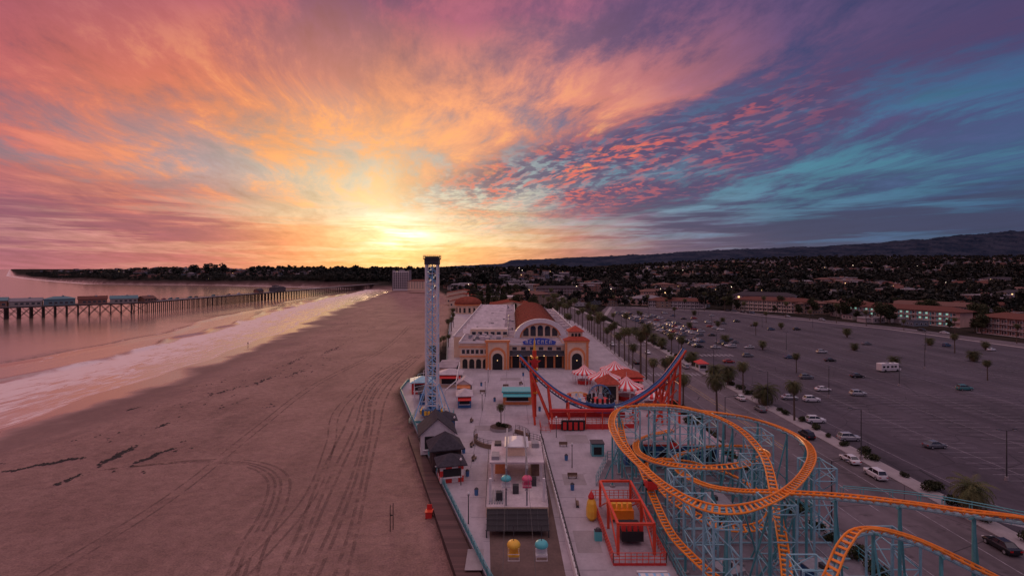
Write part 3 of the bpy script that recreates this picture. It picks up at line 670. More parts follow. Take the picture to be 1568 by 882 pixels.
BM=[block(i) for i in range(8)]
for i in range(46):
    for _ in range(20):
        y=random.uniform(380,1250); x=random.uniform(-.02,1.0)*y+10
        if town(x,y) and town(x-26,y) and town(x,y-12): break
    else: continue
    big.append((x,y,32)); inst('apartment_block',BM[i%8],(x,y,float(hland(x,y))),random.choice([-.1,.25,-.6,.1]),random.uniform(.8,1.1))
for gy in np.arange(60,900,21):
    for gx in np.arange(-260,1000,17.5):
        if int((gx+2000)/17.5)%5==0: continue
        x=gx+random.uniform(-2.5,2.5)+ (gy*.12)%17; y=gy+random.uniform(-3,3)
        if x>y*1.08+60 or not town(x,y): continue
        if random.random()< .24: continue
        z=float(hland(x,y)); inst('house',HM[random.randrange(20)],(x,y,z),random.choice([0,math.pi/2,math.pi,-math.pi/2])+.15,random.uniform(.85,1.2))
def far_houses():
    mb=MB()
    for _ in range(2800):
        y=890+2300*random.random()**1.4; x=random.uniform(-.9 if y>1250 else -.2,1.08)*y
        if not town(x,y): continue
        z=float(hland(x,y)); w,d,h=random.uniform(8,18),random.uniform(8,16),random.choice([3.5,6,6,8]); wl=random.choice(wallc); rf=random.choice(roofc)
        if random.random()<.06: w*=2.2; h=9
        a=len(mb.v); mb.box(-w/2,w/2,-d/2,d/2,-4,h,wl); mb.hip(-w/2,w/2,-d/2,d/2,h,2.2,rf)
        for k in range(int(w/4)):
            for fl in range(int(h/3)): mb.box(-w/2+1.5+k*4,-w/2+3.2+k*4,-d/2-.06,-d/2-.003,fl*3+1,fl*3+2.3,M['lit_warm'] if random.random()<.02 else M['glass'])
        c,s=math.cos(.3*random.uniform(-1,1)),math.sin(.3*random.uniform(-1,1))
        for i in range(a,len(mb.v)):
            p=mb.v[i]; mb.v[i]=(p[0]*c-p[1]*s+x,p[0]*s+p[1]*c+y,p[2]+z)
    mb.build('distant_houses')
far_houses()
def mass(name,pos,leaf,nq=9,nl=16,sz=.75):
    base=[treequads(10,4.8,nq,nl,sz,np.random.default_rng(k)) for k in range(8)]
    V=[]
    for (x,y,z,s,k) in pos:
        a=random.random()*6.28; c,sn=math.cos(a),math.sin(a); q=base[k%8]*s; V.append(np.stack([q[...,0]*c-q[...,1]*sn+x,q[...,0]*sn+q[...,1]*c+y,q[...,2]+z],-1))
    V=np.concatenate(V).reshape(-1,3); nqd=len(V)//4
    me=bpy.data.meshes.new(name); me.vertices.add(len(V)); me.vertices.foreach_set('co',V.reshape(-1).astype(np.float32))
    me.loops.add(len(V)); me.loops.foreach_set('vertex_index',np.arange(len(V),dtype=np.int32)); me.polygons.add(nqd); me.polygons.foreach_set('loop_start',np.arange(nqd,dtype=np.int32)*4)
    me.update(calc_edges=True); me.validate(); me.materials.append(leaf)
    o=bpy.data.objects.new(name,me); S.collection.objects.link(o)
def grove(x,y): return .5+.5*math.sin(x/71.+1.3*math.sin(y/90.))*math.sin(y/63.+x/150.)
pos=[]
for _ in range(3600):
    y=random.uniform(420,1050); x=random.uniform(-.28,1.08)*y
    g_=grove(x,y)
    if town(x,y) and random.random()<.25+.75*g_**1.5: pos.append((x,y,float(hland(x,y))-1.5,random.uniform(.55,1.2)*(1+.8*g_),random.randrange(8)))
mass('town_trees',pos,M['leaf_far'])
pos=[]
for _ in range(9500):
    y=1000+3000*random.random()**1.5; x=random.uniform(-.5,1.08)*y
    g_=grove(x*.6,y*.6)
    if town(x,y) and random.random()<.3+.7*g_: pos.append((x,y,float(hland(x,y))-2,random.uniform(.7,1.4)*(1+.9*g_),random.randrange(8)))
mass('distant_trees',pos,M['leaf_far'],7,9,1.35)
pos=[]
for _ in range(2000):
    y=1150+1500*random.random()**2; sx=float(shoreX(y)); x=sx+22+random.uniform(0,500)*random.random()
    if x>-100: continue
    cl=max(0,math.sin(x/95.)*math.sin(x/37.+y/200))
    pos.append((x,y,float(gz(x,y)[0])-2,random.uniform(.7,1.3)+1.1*cl*(random.random()),random.randrange(8)))
for cx,cy,s in((-830,1420,3.2),(-800,1420,3.3),(-860,1420,3.0),(-930,1430,2.6),(-960,1430,2.4),(-700,1400,2.2),(-500,1300,2.0),(-420,1250,2.1),(-80,1000,2.8),(-60,1000,3.3),(-45,1000,3.1),(-30,1000,2.5),(-100,1000,2.2),(-8,1010,2.3),(-1150,1500,2.3),(-1250,1560,2.2),(-1350,1650,2.2)):
    for k in range(3):
        x=cx+random.uniform(-15,15); y=cy+random.uniform(-10,10); pos.append((x,y,float(gz(x,y)[0])-2,s*random.uniform(.8,1),k))
mass('headland_trees',pos,M['leaf_far'])
for i in range(190):
    y=random.uniform(90,560); x=np.interp(y,[20,210,330,470,545],[362,274,262,215,105])+random.uniform(2,150)
    if x>y*1.1+60: continue
    inst('tree' ,TREES[i%3],(x,y,float(hland(x,y))-.1),random.random()*6,random.uniform(.7,1.4))
for i in range(90):
    y=random.uniform(430,760); x=random.uniform(-38,34)-(y-430)*.08; inst('tree',TREES[i%4],(x,y,float(hland(x,y))-.1),random.random()*6,random.uniform(.8,1.4))
mb=MB()
for _ in range(36):
    y=random.uniform(450,1700); x=random.uniform(-.1,1.0)*y
    if not town(x,y): continue
    z=float(hland(x,y)); mb.tube((x,y,z),(x,y,z+11),.12,M['dark_metal'],4); s=.2+.00025*y; mb.cyl(x,y,z+11,z+11+s*1.4,s,s*.7,M['lit_lamp'],6)
mb.build('town_street_lights')
def motel(x,y,L,D,st,rot,wl,rf,lit):
    mb=MB(); h=3.2*st
    mb.box(-L/2,L/2,-D/2,D/2,-1,h,wl); mb.hip(-L/2,L/2,-D/2,D/2,h,3.0,rf,ov=1.7)
    for f in range(st):
        mb.box(-L/2,L/2,-D/2-1.6,-D/2-.003,f*3.2-.15 if f else -.2,f*3.2,M['white'])
        for k in range(int(L/4)):
            xx=-L/2+2+k*4; mb.winY(xx-.9,-D/2,f*3.2+.15,.9,2.1,M['turquoise'] if lit else M['wood_dark'],M['white']); mb.winY(xx+.8,-D/2,f*3.2+.9,1.5,1.2,lit if (lit and k%3) else M['glass'],M['white'])
            mb.tube((xx-2+.1,-D/2-1.5,f*3.2),(xx-2+.1,-D/2-1.5,f*3.2+3.2),.07,M['white'],4)
        if f: mb.tube((-L/2,-D/2-1.5,f*3.2+1),(L/2,-D/2-1.5,f*3.2+1),.05,M['white'],4)
    mb.build('motel',(x,y,.1),rot=rot)
motel(282,378,78,15,3,R(-66),M['stucco_pink'],roofc[1],M['lit_green'])
motel(236,470,64,14,3,R(-45),M['cream'],roofc[1],None)
motel(292,290,50,16,3,R(-80),wallc[4],roofc[1],None)
motel(330,235,60,16,3,R(-75),M['stucco_pink'],roofc[1],M['lit_warm'])
motel(165,522,54,14,2,R(-25),wallc[3],roofc[1],None)
motel(100,585,50,14,2,R(-10),M['stucco_pink'],roofc[3],None)
motel(20,590,44,16,3,R(-3),M['cream'],roofc[1],None)
motel(60,690,60,18,4,R(5),wallc[4],roofc[0],None)
motel(330,410,60,16,3,R(-50),wallc[0],roofc[3],None)
mb=MB(); mb.box(-14,14,-9,9,-3,31,M['white']); mb.box(-15,-14,-10,10,-3,33,wallc[2]); mb.box(14,15,-10,10,-3,33,wallc[2]); mb.box(-4,4,-4,4,31,34,wallc[2])
for f in range(10):
    mb.box(-13.9,13.9,-9.6,-9.003,f*3+.2,f*3+1,M['sidewalk'])
    for k in range(7): mb.box(-13+k*3.8,-10.2+k*3.8,-9.1,-9.003,f*3+1.1,f*3+2.7,M['glass'])
mb.build('hotel_tower',(-196,930,3))
mb=MB(); mb.box(-20,20,-8,8,-3,12,M['cream']); mb.hip(-20,20,-8,8,12,3,roofc[1])
for f in range(4):
    for k in range(9): mb.winY(-18+k*4.5,-8,f*3+.8,2,1.4,M['glass'],M['white'])
mb.build('apartment_building',(-150,860,6))
# ------------------------------------------------------------------ wharf
def wharf():
    mb=MB(); pl=[(-262,1120),(-290,1037),(-322,670),(-343,480),(-430,412),(-620,300)]; wd=[12,12,12,14,26,30]
    def at(s):
        for i,(p,q) in enumerate(zip(pl[:-1],pl[1:])):
            L=math.dist(p,q)
            if s<=L: t=s/L; return (p[0]+(q[0]-p[0])*t,p[1]+(q[1]-p[1])*t),((q[0]-p[0])/L,(q[1]-p[1])/L),wd[i]+(wd[i+1]-wd[i])*t
            s-=L
        return pl[-1],(-.85,-.5),30
    tot=sum(math.dist(p,q) for p,q in zip(pl[:-1],pl[1:])); prev=None; zt=7.6
    s=0
    while s<tot:
        (x,y),(dx,dy),w=at(s); nx,ny=-dy,dx
        for k in (-1,-.33,.33,1): mb.tube((x+nx*w/2*k*.92,y+ny*w/2*k*.92,-6),(x+nx*w/2*k*.92,y+ny*w/2*k*.92,zt-1),.42,M['wood_dark'],6)
        mb.tube((x-nx*w/2,y-ny*w/2,zt-1),(x+nx*w/2,y+ny*w/2,zt-1),.5,M['wood_dark'],4)
        cur=[(x-nx*w/2,y-ny*w/2),(x+nx*w/2,y+ny*w/2)]
        if prev:
            mb.prism([prev[0],prev[1],cur[1],cur[0]],zt-1.1,zt,M['wood_dark'],M['concrete_dark'])
            for e in(0,1): mb.tube((*prev[e],zt+1),(*cur[e],zt+1),.12,M['wood'],4); mb.tube((*cur[e],zt),(*cur[e],zt+1),.12,M['wood'],4)
            for e in(0,1):
                if s>math.dist(pl[0],pl[1])+560: mb.tube((*prev[e],-2),(*cur[e],zt-1),.2,M['wood_dark'],4); mb.tube((*prev[e],zt-1),(*cur[e],-2),.2,M['wood_dark'],4)
        prev=cur; s+=7.5 
    mb.build('wharf')
    s0=math.dist(pl[0],pl[1])+math.dist(pl[1],pl[2])
    dw=[mat('wharf_wall_%d'%i,c,rough=.8) for i,c in enumerate([(.28,.13,.09),(.14,.22,.24),(.38,.32,.28),(.10,.09,.10)])]
    rt=mat('wharf_roof_teal',(.12,.22,.24),rough=.8); rfs=[roofc[0],roofc[1],rt,roofc[4],roofc[3]]
    for s,L,D,h,rf,wl in [(s0-40,26,9,5,0,3),(s0+5,12,6,3,0,0),(s0+182,14,8,3,4,0),(s0+202,20,9,4,2,2),(s0+224,20,10,4.2,1,0),(s0+246,20,12,5,2,1),(s0+267,20,11,4,3,2),(s0+289,22,12,5,2,0),(s0+312,22,11,4,3,3),(s0+336,24,13,5.6,0,1),(s0+361,24,13,4.4,1,2),(s0+386,24,13,5,2,0),(s0+412,25,13,4.2,0,1),(s0+438,25,13,5,1,3)]:
        (x,y),(dx,dy),w=at(s); m2=MB(); m2.box(-L/2,L/2,-D/2,D/2,0,h,dw[wl])
        if wl%2: m2.hip(-L/2,L/2,-D/2,D/2,h,2.2,rfs[rf])
        else: m2.gable(-L/2,L/2,-D/2,D/2,h,2.4,rfs[rf],dw[wl],'x')
        for k in range(int(L/3.4)): m2.winY(-L/2+2+k*3.4,-D/2,1.2,2,1.5,M['glass'],dw[2]); m2.winY(-L/2+2+k*3.4,D/2,1.2,2,1.5,M['glass'],dw[2],1)
        m2.box(-3,-1.5,-1,1,h+1,h+3,M['grey_metal'])
        if L>20: m2.box(3,8,-D/2+1,D/2-1,h,h+2.8,dw[2]); m2.hip(3,8,-D/2+1,D/2-1,h+2.8,1.2,rfs[rf])
        m2.build('wharf_restaurant',(x,y,zt),rot=math.atan2(dy,dx))
    for s in range(40,int(tot),42):
        (x,y),(dx,dy),w=at(s); inst('street_lamp',L2,(x,y+w*.4,zt),s,.75)
    for s in range(int(s0+40),int(s0+430),9):
        if random.random()<.5: (x,y),(dx,dy),w=at(s); o=inst('parked_car',(CM+CS)[random.randrange(14)],(x-dy*-w*.36,y+dx*-w*.36,zt),math.atan2(dy,dx))
wharf()
# ------------------------------------------------------------------ main arcade building
P=empty('arcade_building')
def arch(x,z0,w,h,n=14):
    r=w/2; return [(x-r,z0),(x+r,z0)]+[(x+r*math.cos(i*math.pi/n),z0+h-r+r*math.sin(i*math.pi/n)) for i in range(n+1)]
mb=MB()
mb.box(-20,-4,200,225,-.1,9.6,M['cream'],top=M['roof_grey']); mb.box(-4,20,201.5,225,-.1,8.6,M['cream'],top=M['roof_grey']); mb.box(20,29,199,225,-.1,9.6,M['cream'],top=M['roof_grey'])
mb.box(-25,2,225.003,430,-.1,8.8,M['cream'],top=M['roof_grey']); mb.box(2.003,24,225.003,345,-.1,8.5,M['cream'],top=M['roof_grey']); mb.box(24.003,31,225.003,400,-.1,7.5,M['stucco_pink'],top=M['roof_grey'])
mb.build('walls',parent=P)
mb=MB()
for x0,x1,y in((-20.4,-4,199.6),(20,29.4,198.6)):
    mb.box(x0,x1,y,y+.5,9.6,10.3,M['white']); mb.box(x0,x1,y-.15,y-.003,8.2,8.5,M['orange_trim'])
mb.box(-4,20,201.2,201.6,8.6,9.3,M['white'])
mb.box(-20.4,-20.003,200,225,9.2,10.2,M['white']); mb.box(-25.4,-25.003,225,430,8.3,9.3,M['white']); mb.box(1.6,1.99,225.2,430,8.8,9.4,M['white'])
mb.box(30.8,31.3,225,400,7.5,8.2,M['white']); 
for cx,w in((-5.5,9),(24.5,9)):
    y=197.6
    mb.box(cx-w/2,cx+w/2,y,200.9,0,10.8,M['cream']); mb.pxz(arch(cx,0,6.4,8.4),y-.25,y-.003,M['orange_trim']); mb.pxz(arch(cx,0,5,7.4),y-.30,y-.253,M['cream']); mb.pxz(arch(cx,0,3.8,6.2),y-.34,y-.303,M['black'])
    mb.box(cx-w/2-.3,cx+w/2+.3,y-.3,y-.003,10.3,11.1,M['orange_trim'])
    for k in(-1,1): mb.box(cx+k*(w/2-.5)-.4,cx+k*(w/2-.5)+.4,y-.22,y-.003,0,10.3,M['orange_trim'])
    mb.box(cx-.12,cx+.12,y-.42,y-.343,3.4,3.65,M['lit_warm'])
mb.box(22,27,200,205,10.8,14,M['cream']); 
for x in(23.2,24.5,25.8): mb.pxz(arch(x,11.4,.9,2),199.93,199.997,M['black'])
mb.hip(22,27,200,205,14,2.2,M['tile_red'],ov=.7)
mb.hip(20,29,197.6,201,10.9,1.4,M['tile_red'],ov=.5)
for k in range(7):
    x=-.2+k*3.3; mb.box(x-.35,x+.35,200.9,201.49,0,4.6,M['orange_trim'])
mb.box(-1,20,200.8,201.49,4.6,5.3,M['white'])
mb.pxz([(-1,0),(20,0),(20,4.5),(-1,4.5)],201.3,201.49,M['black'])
mb.pyz([(201.45,6.6),(198.4,5.4),(198.4,5.2),(201.45,5.4)],-.8,19.9,M['roof_dark'])
for k in range(4): mb.box(2+k*5,2.4+k*5,198.5,198.8,4.95,5.15,M['lit_warm'])
for k in range(6): mb.winY(1+k*3.4,201.5,6.7,1.8,1.3,M['glass'],M['white'])
for k in range(6): mb.winY(-18.6+k*1.75,200,5.6,1.2,1.6,M['glass'],M['white'])
for k in range(4): mb.pxz(arch(-18+k*2.6,0,1.9,3.6),199.9,199.997,M['black'])
mb.box(-20,-10.1,199.7,199.997,4.4,4.8,M['orange_trim'])
for k in range(6): mb.winX(-20,203+k*3.8,5.6,1.8,1.6,M['glass'],M['white'])
for k in range(40): mb.winX(-25,228+k*5,4.8,2.2,2,M['glass'],M['white'])
for k in range(40): mb.winX(-25,228+k*5,.6,2.6,2.6,M['black'],M['orange_trim'])
for k in range(34): mb.winX(31,228+k*5,3,2.2,2,M['glass'],M['white'],1)
mb.build('facade_trim',parent=P)
mb=MB()
cx=12.2; n=18; arc=[(cx-10.6*math.cos(i*math.pi/n),8.5+7.6*math.sin(i*math.pi/n)) for i in range(n+1)]
mb.pxz(arc[::-1],226,345,M['roof_brown'])
for k in range(0,120,6):
    a2=[(cx+(x-cx)*1.012,8.5+(z-8.5)*1.012) for x,z in arc]; mb.pxz((a2)[::-1],226.5+k,226.8+k,M['wood_dark'])
def ring(r0,r1,y0,y1,m):
    o=[(cx-10.6*r1*math.cos(i*math.pi/n),8.5+7.6*r1*math.sin(i*math.pi/n)) for i in range(n+1)]; q=[(cx-10.6*r0*math.cos(i*math.pi/n),8.5+7.6*r0*math.sin(i*math.pi/n)) for i in range(n+1)]
    for i in range(n): mb.pxz([o[i],o[i+1],q[i+1],q[i]],y0,y1,m)
ring(.84,1.07,224,225.99,M['white']); ring(.79,.84,224.3,225.99,M['orange_trim'])
mb.pxz([(cx+(x-cx)*.80,8.5+(z-8.5)*.80) for x,z in arc][::-1],225,225.99,M['cream'])
for k in range(-2,3):
    hh=5.2*math.sqrt(1-(k*.28)**2)-.6; mb.pxz(arch(cx+k*3.1,9.2,2.3,hh,8),224.9,224.997,M['glass'])
mb.build('vault_roof',parent=P)
mb=MB()
mb.pxz([(4.5,9.0),(16.5,9.0),(17,10.2),(14,11.2),(10.5,11.6),(7,11.2),(4,10.2)],200.6,201.1,M['sign_blue'])
for i in range(7):
    x=5.3+i*1.5; mb.box(x,x+.2,200.5,200.597,9.4,10.7,M['white']); mb.box(x+.2,x+.8,200.5,200.597,10.45,10.7,M['white']); 
    if i%2: mb.box(x+.2,x+.8,200.5,200.597,9.4,9.6,M['white'])
    else: mb.box(x+.6,x+.8,200.5,200.597,9.4,10.45,M['white'])
mb.build('entrance_sign',parent=P)
mb=MB()
r=random.Random(5)
for k in range(9):
    y=236+k*20; mb.gable(-22,-4,y,y+7,8.95,1.7,M['roof_light'],M['white'],'x',ov=.3)
for k in range(50):
    x=r.uniform(-22,0); y=r.choice([245,265,285,305,325,345,365,385,405])+r.uniform(0,6); w=r.uniform(.7,1.8); mb.box(x,x+w,y,y+w*1.2,8.8,8.8+r.uniform(.8,1.8),M['roof_light'] if k%3 else M['grey_metal'])
for k in range(20):
    x=r.uniform(-18,-6); y=r.uniform(204,221); w=r.uniform(.8,2); mb.box(x,x+w,y,y+w,9.6,9.6+r.uniform(.6,1.6),M['roof_light'] if k%2 else M['grey_metal'])
for k in range(12):
    y=230+k*13; mb.box(25+r.uniform(0,2),28+r.uniform(0,2),y,y+3,7.5,8.8,M['roof_light'])
mb.sweep([(-15,206,10.1),(-15,222,10.1)],.35,M['grey_metal']); mb.sweep([(-12,228,9.5),(-12,300,9.5)],.35,M['grey_metal']); mb.sweep([(-2,228,9.3),(-2,330,9.3)],.3,M['grey_metal'])
mb.box(-18,-2,226,234,8.8,12,M['cream'],top=M['roof_light']); 
for k in range(6): mb.winY(-16.5+k*2.7,226,9.6,1.7,1.3,M['glass'],M['white'])
mb.build('rooftop_equipment',parent=P)
mb=MB(); mb.cyl(0,0,0,7,11,11,M['cream'],16); mb.cyl(0,0,7,7.8,12,12,M['orange_trim'],16)
prev=(11.8,7.8)
for i in range(1,7):
    a=i*math.pi/12; rr,zz=11.8*math.cos(a)+.3,7.8+6.5*math.sin(a); mb.cyl(0,0,prev[1],zz,prev[0],rr,M['roof_brown'],20); prev=(rr,zz)
mb.cyl(0,0,prev[1],prev[1]+2,1,.8,M['cream'],8); mb.cyl(0,0,prev[1]+2,prev[1]+3.6,1.1,.05,M['tile_red'],8)
for i in range(16): 
    a=(i+.5)*math.pi/8; x,y=10.85*math.cos(a),10.85*math.sin(a); mb.box(x-.9,x+.9,y-.12,y+.12,1,5,M['glass'],rot=a+math.pi/2)
mb.build('domed_pavilion',(-38,452,0))
for x0,y0,w,d,h,rf in [(5,355,18,50,7,'roof_light'),(-20,440,40,45,7,'roof_brown'),(8,410,16,26,6,'roof_light'),(-60,500,30,20,7,'roof_brown'),(-70,560,34,22,8,'roof_brown'),(-30,540,36,26,9,'roof_light'),(-80,640,40,24,9,'roof_brown')]:
    mb=MB(); mb.box(0,w,0,d,0,h,M['cream'],top=M['roof_grey'])
    if rf=='roof_brown': mb.gable(0,w,0,d,h,3.5,M['roof_brown'],M['cream'],'y')
    else: mb.box(2,w-2,2,d-2,h,h+.6,M['roof_light']); mb.box(4,8,d*.3,d*.3+4,h+.6,h+2,M['grey_metal'])
    for k in range(int(w/4)): mb.winY(2+k*4,0,3,1.6,1.8,M['glass'],M['white'])
    for k in range(int(d/4)): mb.winX(0,2+k*4,3,1.6,1.8,M['glass'],M['white'])
    mb.build('pavilion_hall',(x0,y0,0))
# ------------------------------------------------------------------ drop tower
mb=MB(); cx,cy,w,Ht=-20.3,133,1.4,40.4; B=M['tower_blue']; Wm=M['white']
for sx in(-1,1):
    for sy in(-1,1): mb.box(cx+sx*w-.2,cx+sx*w+.2,cy+sy*w-.2,cy+sy*w+.2,0,Ht,Wm)
nb=15; hs=(Ht-2)/nb
for i in range(nb):
    z0=1+i*hs; z1=z0+hs
    for (a,b_) in(((-1,-1),(1,-1)),((1,-1),(1,1)),((1,1),(-1,1)),((-1,1),(-1,-1))):
        p=(cx+a[0]*w,cy+a[1]*w); q=(cx+b_[0]*w,cy+b_[1]*w)
        mb.tube((*p,z0),(*q,z0),.12,Wm,4); mb.tube((*p,z0),(*q,z1),.10,B,4)
        if a[1]==b_[1]: mb.tube((*q,z0),(*p,z1),.10,B,4)
mb.cyl(cx,cy,1,Ht,.16,.16,B,8)
mb.box(cx-2,cx+2,cy-2,cy+2,Ht,Ht+.25,M['dark_metal']); mb.box(cx-1.6,cx+1.6,cy-1.6,cy+1.6,Ht+.25,Ht+.8,M['dark_metal'])
mb.box(cx-1.75,cx+1.75,cy-1.75,cy+1.75,Ht-1.3,Ht-.003,M['dark_metal'])
fence(mb,[(cx-2,cy-2),(cx+2,cy-2),(cx+2,cy+2),(cx-2,cy+2),(cx-2,cy-2)],Ht+.25,.8,M['dark_metal'],1,2,.05)
mb.prism([(cx-4,cy-4),(cx+4,cy-4),(cx+4,cy+4),(cx-4,cy+4)],0.0,.6,M['teal_steel'],M['grey_metal'])
for k,(dx,dy) in enumerate(((0,-1),(1,0),(0,1),(-1,0))):
    X,Y=cx+dx*2.1,cy+dy*2.1; hw=1.9 if dx==0 else .25; hd=.25 if dx==0 else 1.9
    mb.box(X-hw,X+hw,Y-hd,Y+hd,1.2,2.8,M['blue_steel'])
    for j in(-1.3,-.45,.45,1.3):
        xx=X+(j if dx==0 else dx*.45); yy=Y+(j if dy==0 else dy*.45); mb.box(xx-.3,xx+.3,yy-.3,yy+.3,1.5,2.5,M['yellow'])
for sx in(-1,1):
    for sy in(-1,1): mb.tube((cx+sx*4,cy+sy*4,.6),(cx+sx*w,cy+sy*w,9),.14,B,6)
fence(mb,[(cx-5,cy-5),(cx+5,cy-5),(cx+5,cy+5),(cx-5,cy+5),(cx-5,cy-5)],0,1.2,M['teal_steel'],1.2,3,.05)
mb.build('drop_tower_ride')
# ------------------------------------------------------------------ U-shaped halfpipe ride
def cat(pts,k=10,closed=False):
    P_=[Vector(p) for p in pts]; n=len(P_); out=[]
    for i in range(n if closed else n-1):
        g=lambda j:P_[j%n] if closed else P_[max(0,min(n-1,j))]
        a,b_,c,d=g(i-1),g(i),g(i+1),g(i+2)
        for s in range(k):
            t=s/k; out.append(.5*((2*b_)+(c-a)*t+(2*a-5*b_+4*c-d)*t*t+(3*b_-a-3*c+d)*t**3))
    out.append(P_[0] if closed else P_[-1]); return out
mb=MB()
U=cat([(2.0,133,15.8),(7.0,132,10.7),(12.4,131,6.6),(18.9,130,4.0),(25.4,130,3.6),(31,130,5.8),(36.7,130,9.9),(40.6,130,14.6),(42.9,130,18)],8)
sd_=Vector((0,1,0))
for sg in(-1,1):
    mb.sweep([p+sd_*sg*1.3 for p in U],.26,M['red_steel'],6); mb.sweep([p+sd_*sg*.9+Vector((0,0,.35)) for p in U],.14,M['blue_steel'],5)
for a,b_ in zip(U[:-1],U[1:]):
    mb.add([a+sd_*-1.1+Vector((0,0,.1)),a+sd_*1.1+Vector((0,0,.1)),b_+sd_*1.1+Vector((0,0,.1)),b_-sd_*1.1+Vector((0,0,.1))],[(0,1,2,3)],M['blue_steel'])
    mb.tube(a-sd_*1.3,b_+sd_*1.3,.08,M['teal_pale'],4)
    mb.tube(a+Vector((0,0,-1.1)),b_+Vector((0,0,-1.1)),.2,M['blue_steel'],6); mb.tube(a-sd_*1.3,a+Vector((0,0,-1.1)),.1,M['teal_pale'],4); mb.tube(a+sd_*1.3,a+Vector((0,0,-1.1)),.1,M['teal_pale'],4)
def leg(x,z,dx):
    for sy in(-3.6,3.6):
        mb.tube((x+dx,131+sy,0),(x,131+sy*.35,z),.28,M['red_steel'],6)
    for t in(.3,.6): mb.tube((x+dx*(1-t),131-3.6*(1-.65*t),z*t),(x+dx*(1-t),131+3.6*(1-.65*t),z*t),.14,M['red_steel'],5)
for x,z,dx in((4.6,12.4,1),(4.6,12.4,5),(9,8.6,1),(39,12.2,-1),(41.8,16,-1),(41.8,16,-7),(36.7,8.9,0),(14,5,0),(31,4.6,0)): leg(x,z,dx)
mb.tube((41,130,8),(36.7,130,3),.18,M['red_steel']); mb.tube((42,130,12),(36.7,130,8),.18,M['red_steel'])
mb.box(5.3,6.3,134.5,135.5,0,17,M['red_steel']); mb.cyl(5.8,135,17,20.5,.35,.05,M['yellow'],8); 
for z in(6,9,12,15): mb.box(4.9,6.7,134.1,135.9,z,z+.35,M['yellow'])
st=[(5.8+ (1.7 if i%2==0 else .75)*math.sin(i*math.pi/5),14+(1.7 if i%2==0 else .75)*math.cos(i*math.pi/5)) for i in range(10)]
mb.pxz(st[::-1],134.0,134.3,M['red']); mb.cyl(5.8,134,10.4,11.6,1.0,1.0,M['tower_blue'],12)
mb.cyl(22,130,4.6,5.3,3.6,3.6,M['blue_steel'],24,top=M['grey_metal']); mb.cyl(22,130,5.3,5.9,2.4,1.8,M['red'],24); mb.cyl(22,130,5.9,7.2,.8,.4,M['grey_metal'],12)
for i in range(16):
    a=i*math.pi/8; mb.box(22+3.2*math.cos(a)-.25,22+3.2*math.cos(a)+.25,130+3.2*math.sin(a)-.25,130+3.2*math.sin(a)+.25,5.3,6.5,M['black'],rot=a)
mb.box(9,29,124,129,0,1.3,M['red'],top=M['roof_light']); mb.box(9,29,134,138,0,1.3,M['red'],top=M['grey_metal'])
fence(mb,[(9,124),(29,124),(29,129)],1.3,1.3,M['red_steel'],1.0,3,.07); fence(mb,[(9,122),(6.8,122),(6.8,128)],0,1.2,M['red_steel'],.8,3,.06)
for k in range(5): mb.box(9.3+k*4,9.6+k*4,123.7,123.99,0,4.2,M['red_steel'])
mb.box(9,26,123.5,124.3,4.2,4.8,M['red']); mb.box(11.6,17.2,122.9,123.4,.2,2.4,M['black'])
for k in range(4): mb.box(12+k*1.3,12.8+k*1.3,122.6,122.9,.3,2,M['red'])
mb.build('halfpipe_disc_ride')
# ------------------------------------------------------------------ roller coaster
mb=MB(); OR=M['orange_steel']; TL=M['teal_steel']; TP=M['teal_pale']
def clearzone(x,y): return x<20.4 and 60<y<91
def track(pts,closed=False,bank=0.0,sup=6.0):
    C=cat(pts,12,closed); 
    L=[0]
    for a,b_ in zip(C[:-1],C[1:]): L.append(L[-1]+(b_-a).length)
    n=int(L[-1]/.75); Q=[]; j=0
    for i in range(n+1):
        s=L[-1]*i/n
        while j<len(L)-2 and L[j+1]<s: j+=1
        t=(s-L[j])/max(1e-6,L[j+1]-L[j]); Q.append(C[j].lerp(C[j+1],t))
    lf=[];rt=[];sp=[]; acc=0
    for i,p in enumerate(Q):
        i0,i1=(max(i-3,0),min(i+3,n)); d=(Q[i1]-Q[i0]).normalized(); s=d.cross(Vector((0,0,1))).normalized()
        d0=(Q[i]-Q[i0]);d1=(Q[i1]-Q[i]); cv=0
        if d0.length>.1 and d1.length>.1:
            cv=d0.normalized().cross(d1.normalized()).z
        ang=max(-.6,min(.6,-cv*bank)); up=s.cross(d)
        s2=s*math.cos(ang)+up*math.sin(ang); up2=up*math.cos(ang)-s*math.sin(ang)
        lf.append(p-s2*.5); rt.append(p+s2*.5); sp.append(p-up2*.5)
        a=lf[-1]-up2*.05;b_=rt[-1]-up2*.05; dd=d*.12
        mb.add([a-dd,b_-dd,b_+dd,a+dd,a-dd-up2*.14,b_-dd-up2*.14,b_+dd-up2*.14,a+dd-up2*.14],[(0,1,2,3),(7,6,5,4),(0,4,5,1),(1,5,6,2),(2,6,7,3),(3,7,4,0)],OR)
        if i%2==0: mb.tube(a,sp[-1],.06,OR,4); mb.tube(b_,sp[-1],.06,OR,4)
        acc+=.75
        if acc>=sup and not clearzone(sp[-1].x,sp[-1].y):
            acc=0; x,y,z=sp[-1]
            sx,sy=s.x,s.y
            mb.tube((x,y,0),(x,y,z),.17,TL,7); mb.cyl(x,y,0,.3,.45,.45,M['sidewalk'],8)
            if z>5 and not clearzone(x+sx*3,y+sy*3):
                mb.tube((x+sx*3,y+sy*3,0),(x,y,z-.6),.12,TL,6); mb.tube((x+sx*1.5,y+sy*1.5,z*.5-.3),(x,y,z*.35),.07,TL,5)
            mb.tube(p-s2*.9-up2*.5,p+s2*.9-up2*.5,.1,TL,5)
    mb.sweep(lf,.11,OR,6); mb.sweep(rt,.11,OR,6); mb.sweep(sp,.16,TP,6)
    return Q
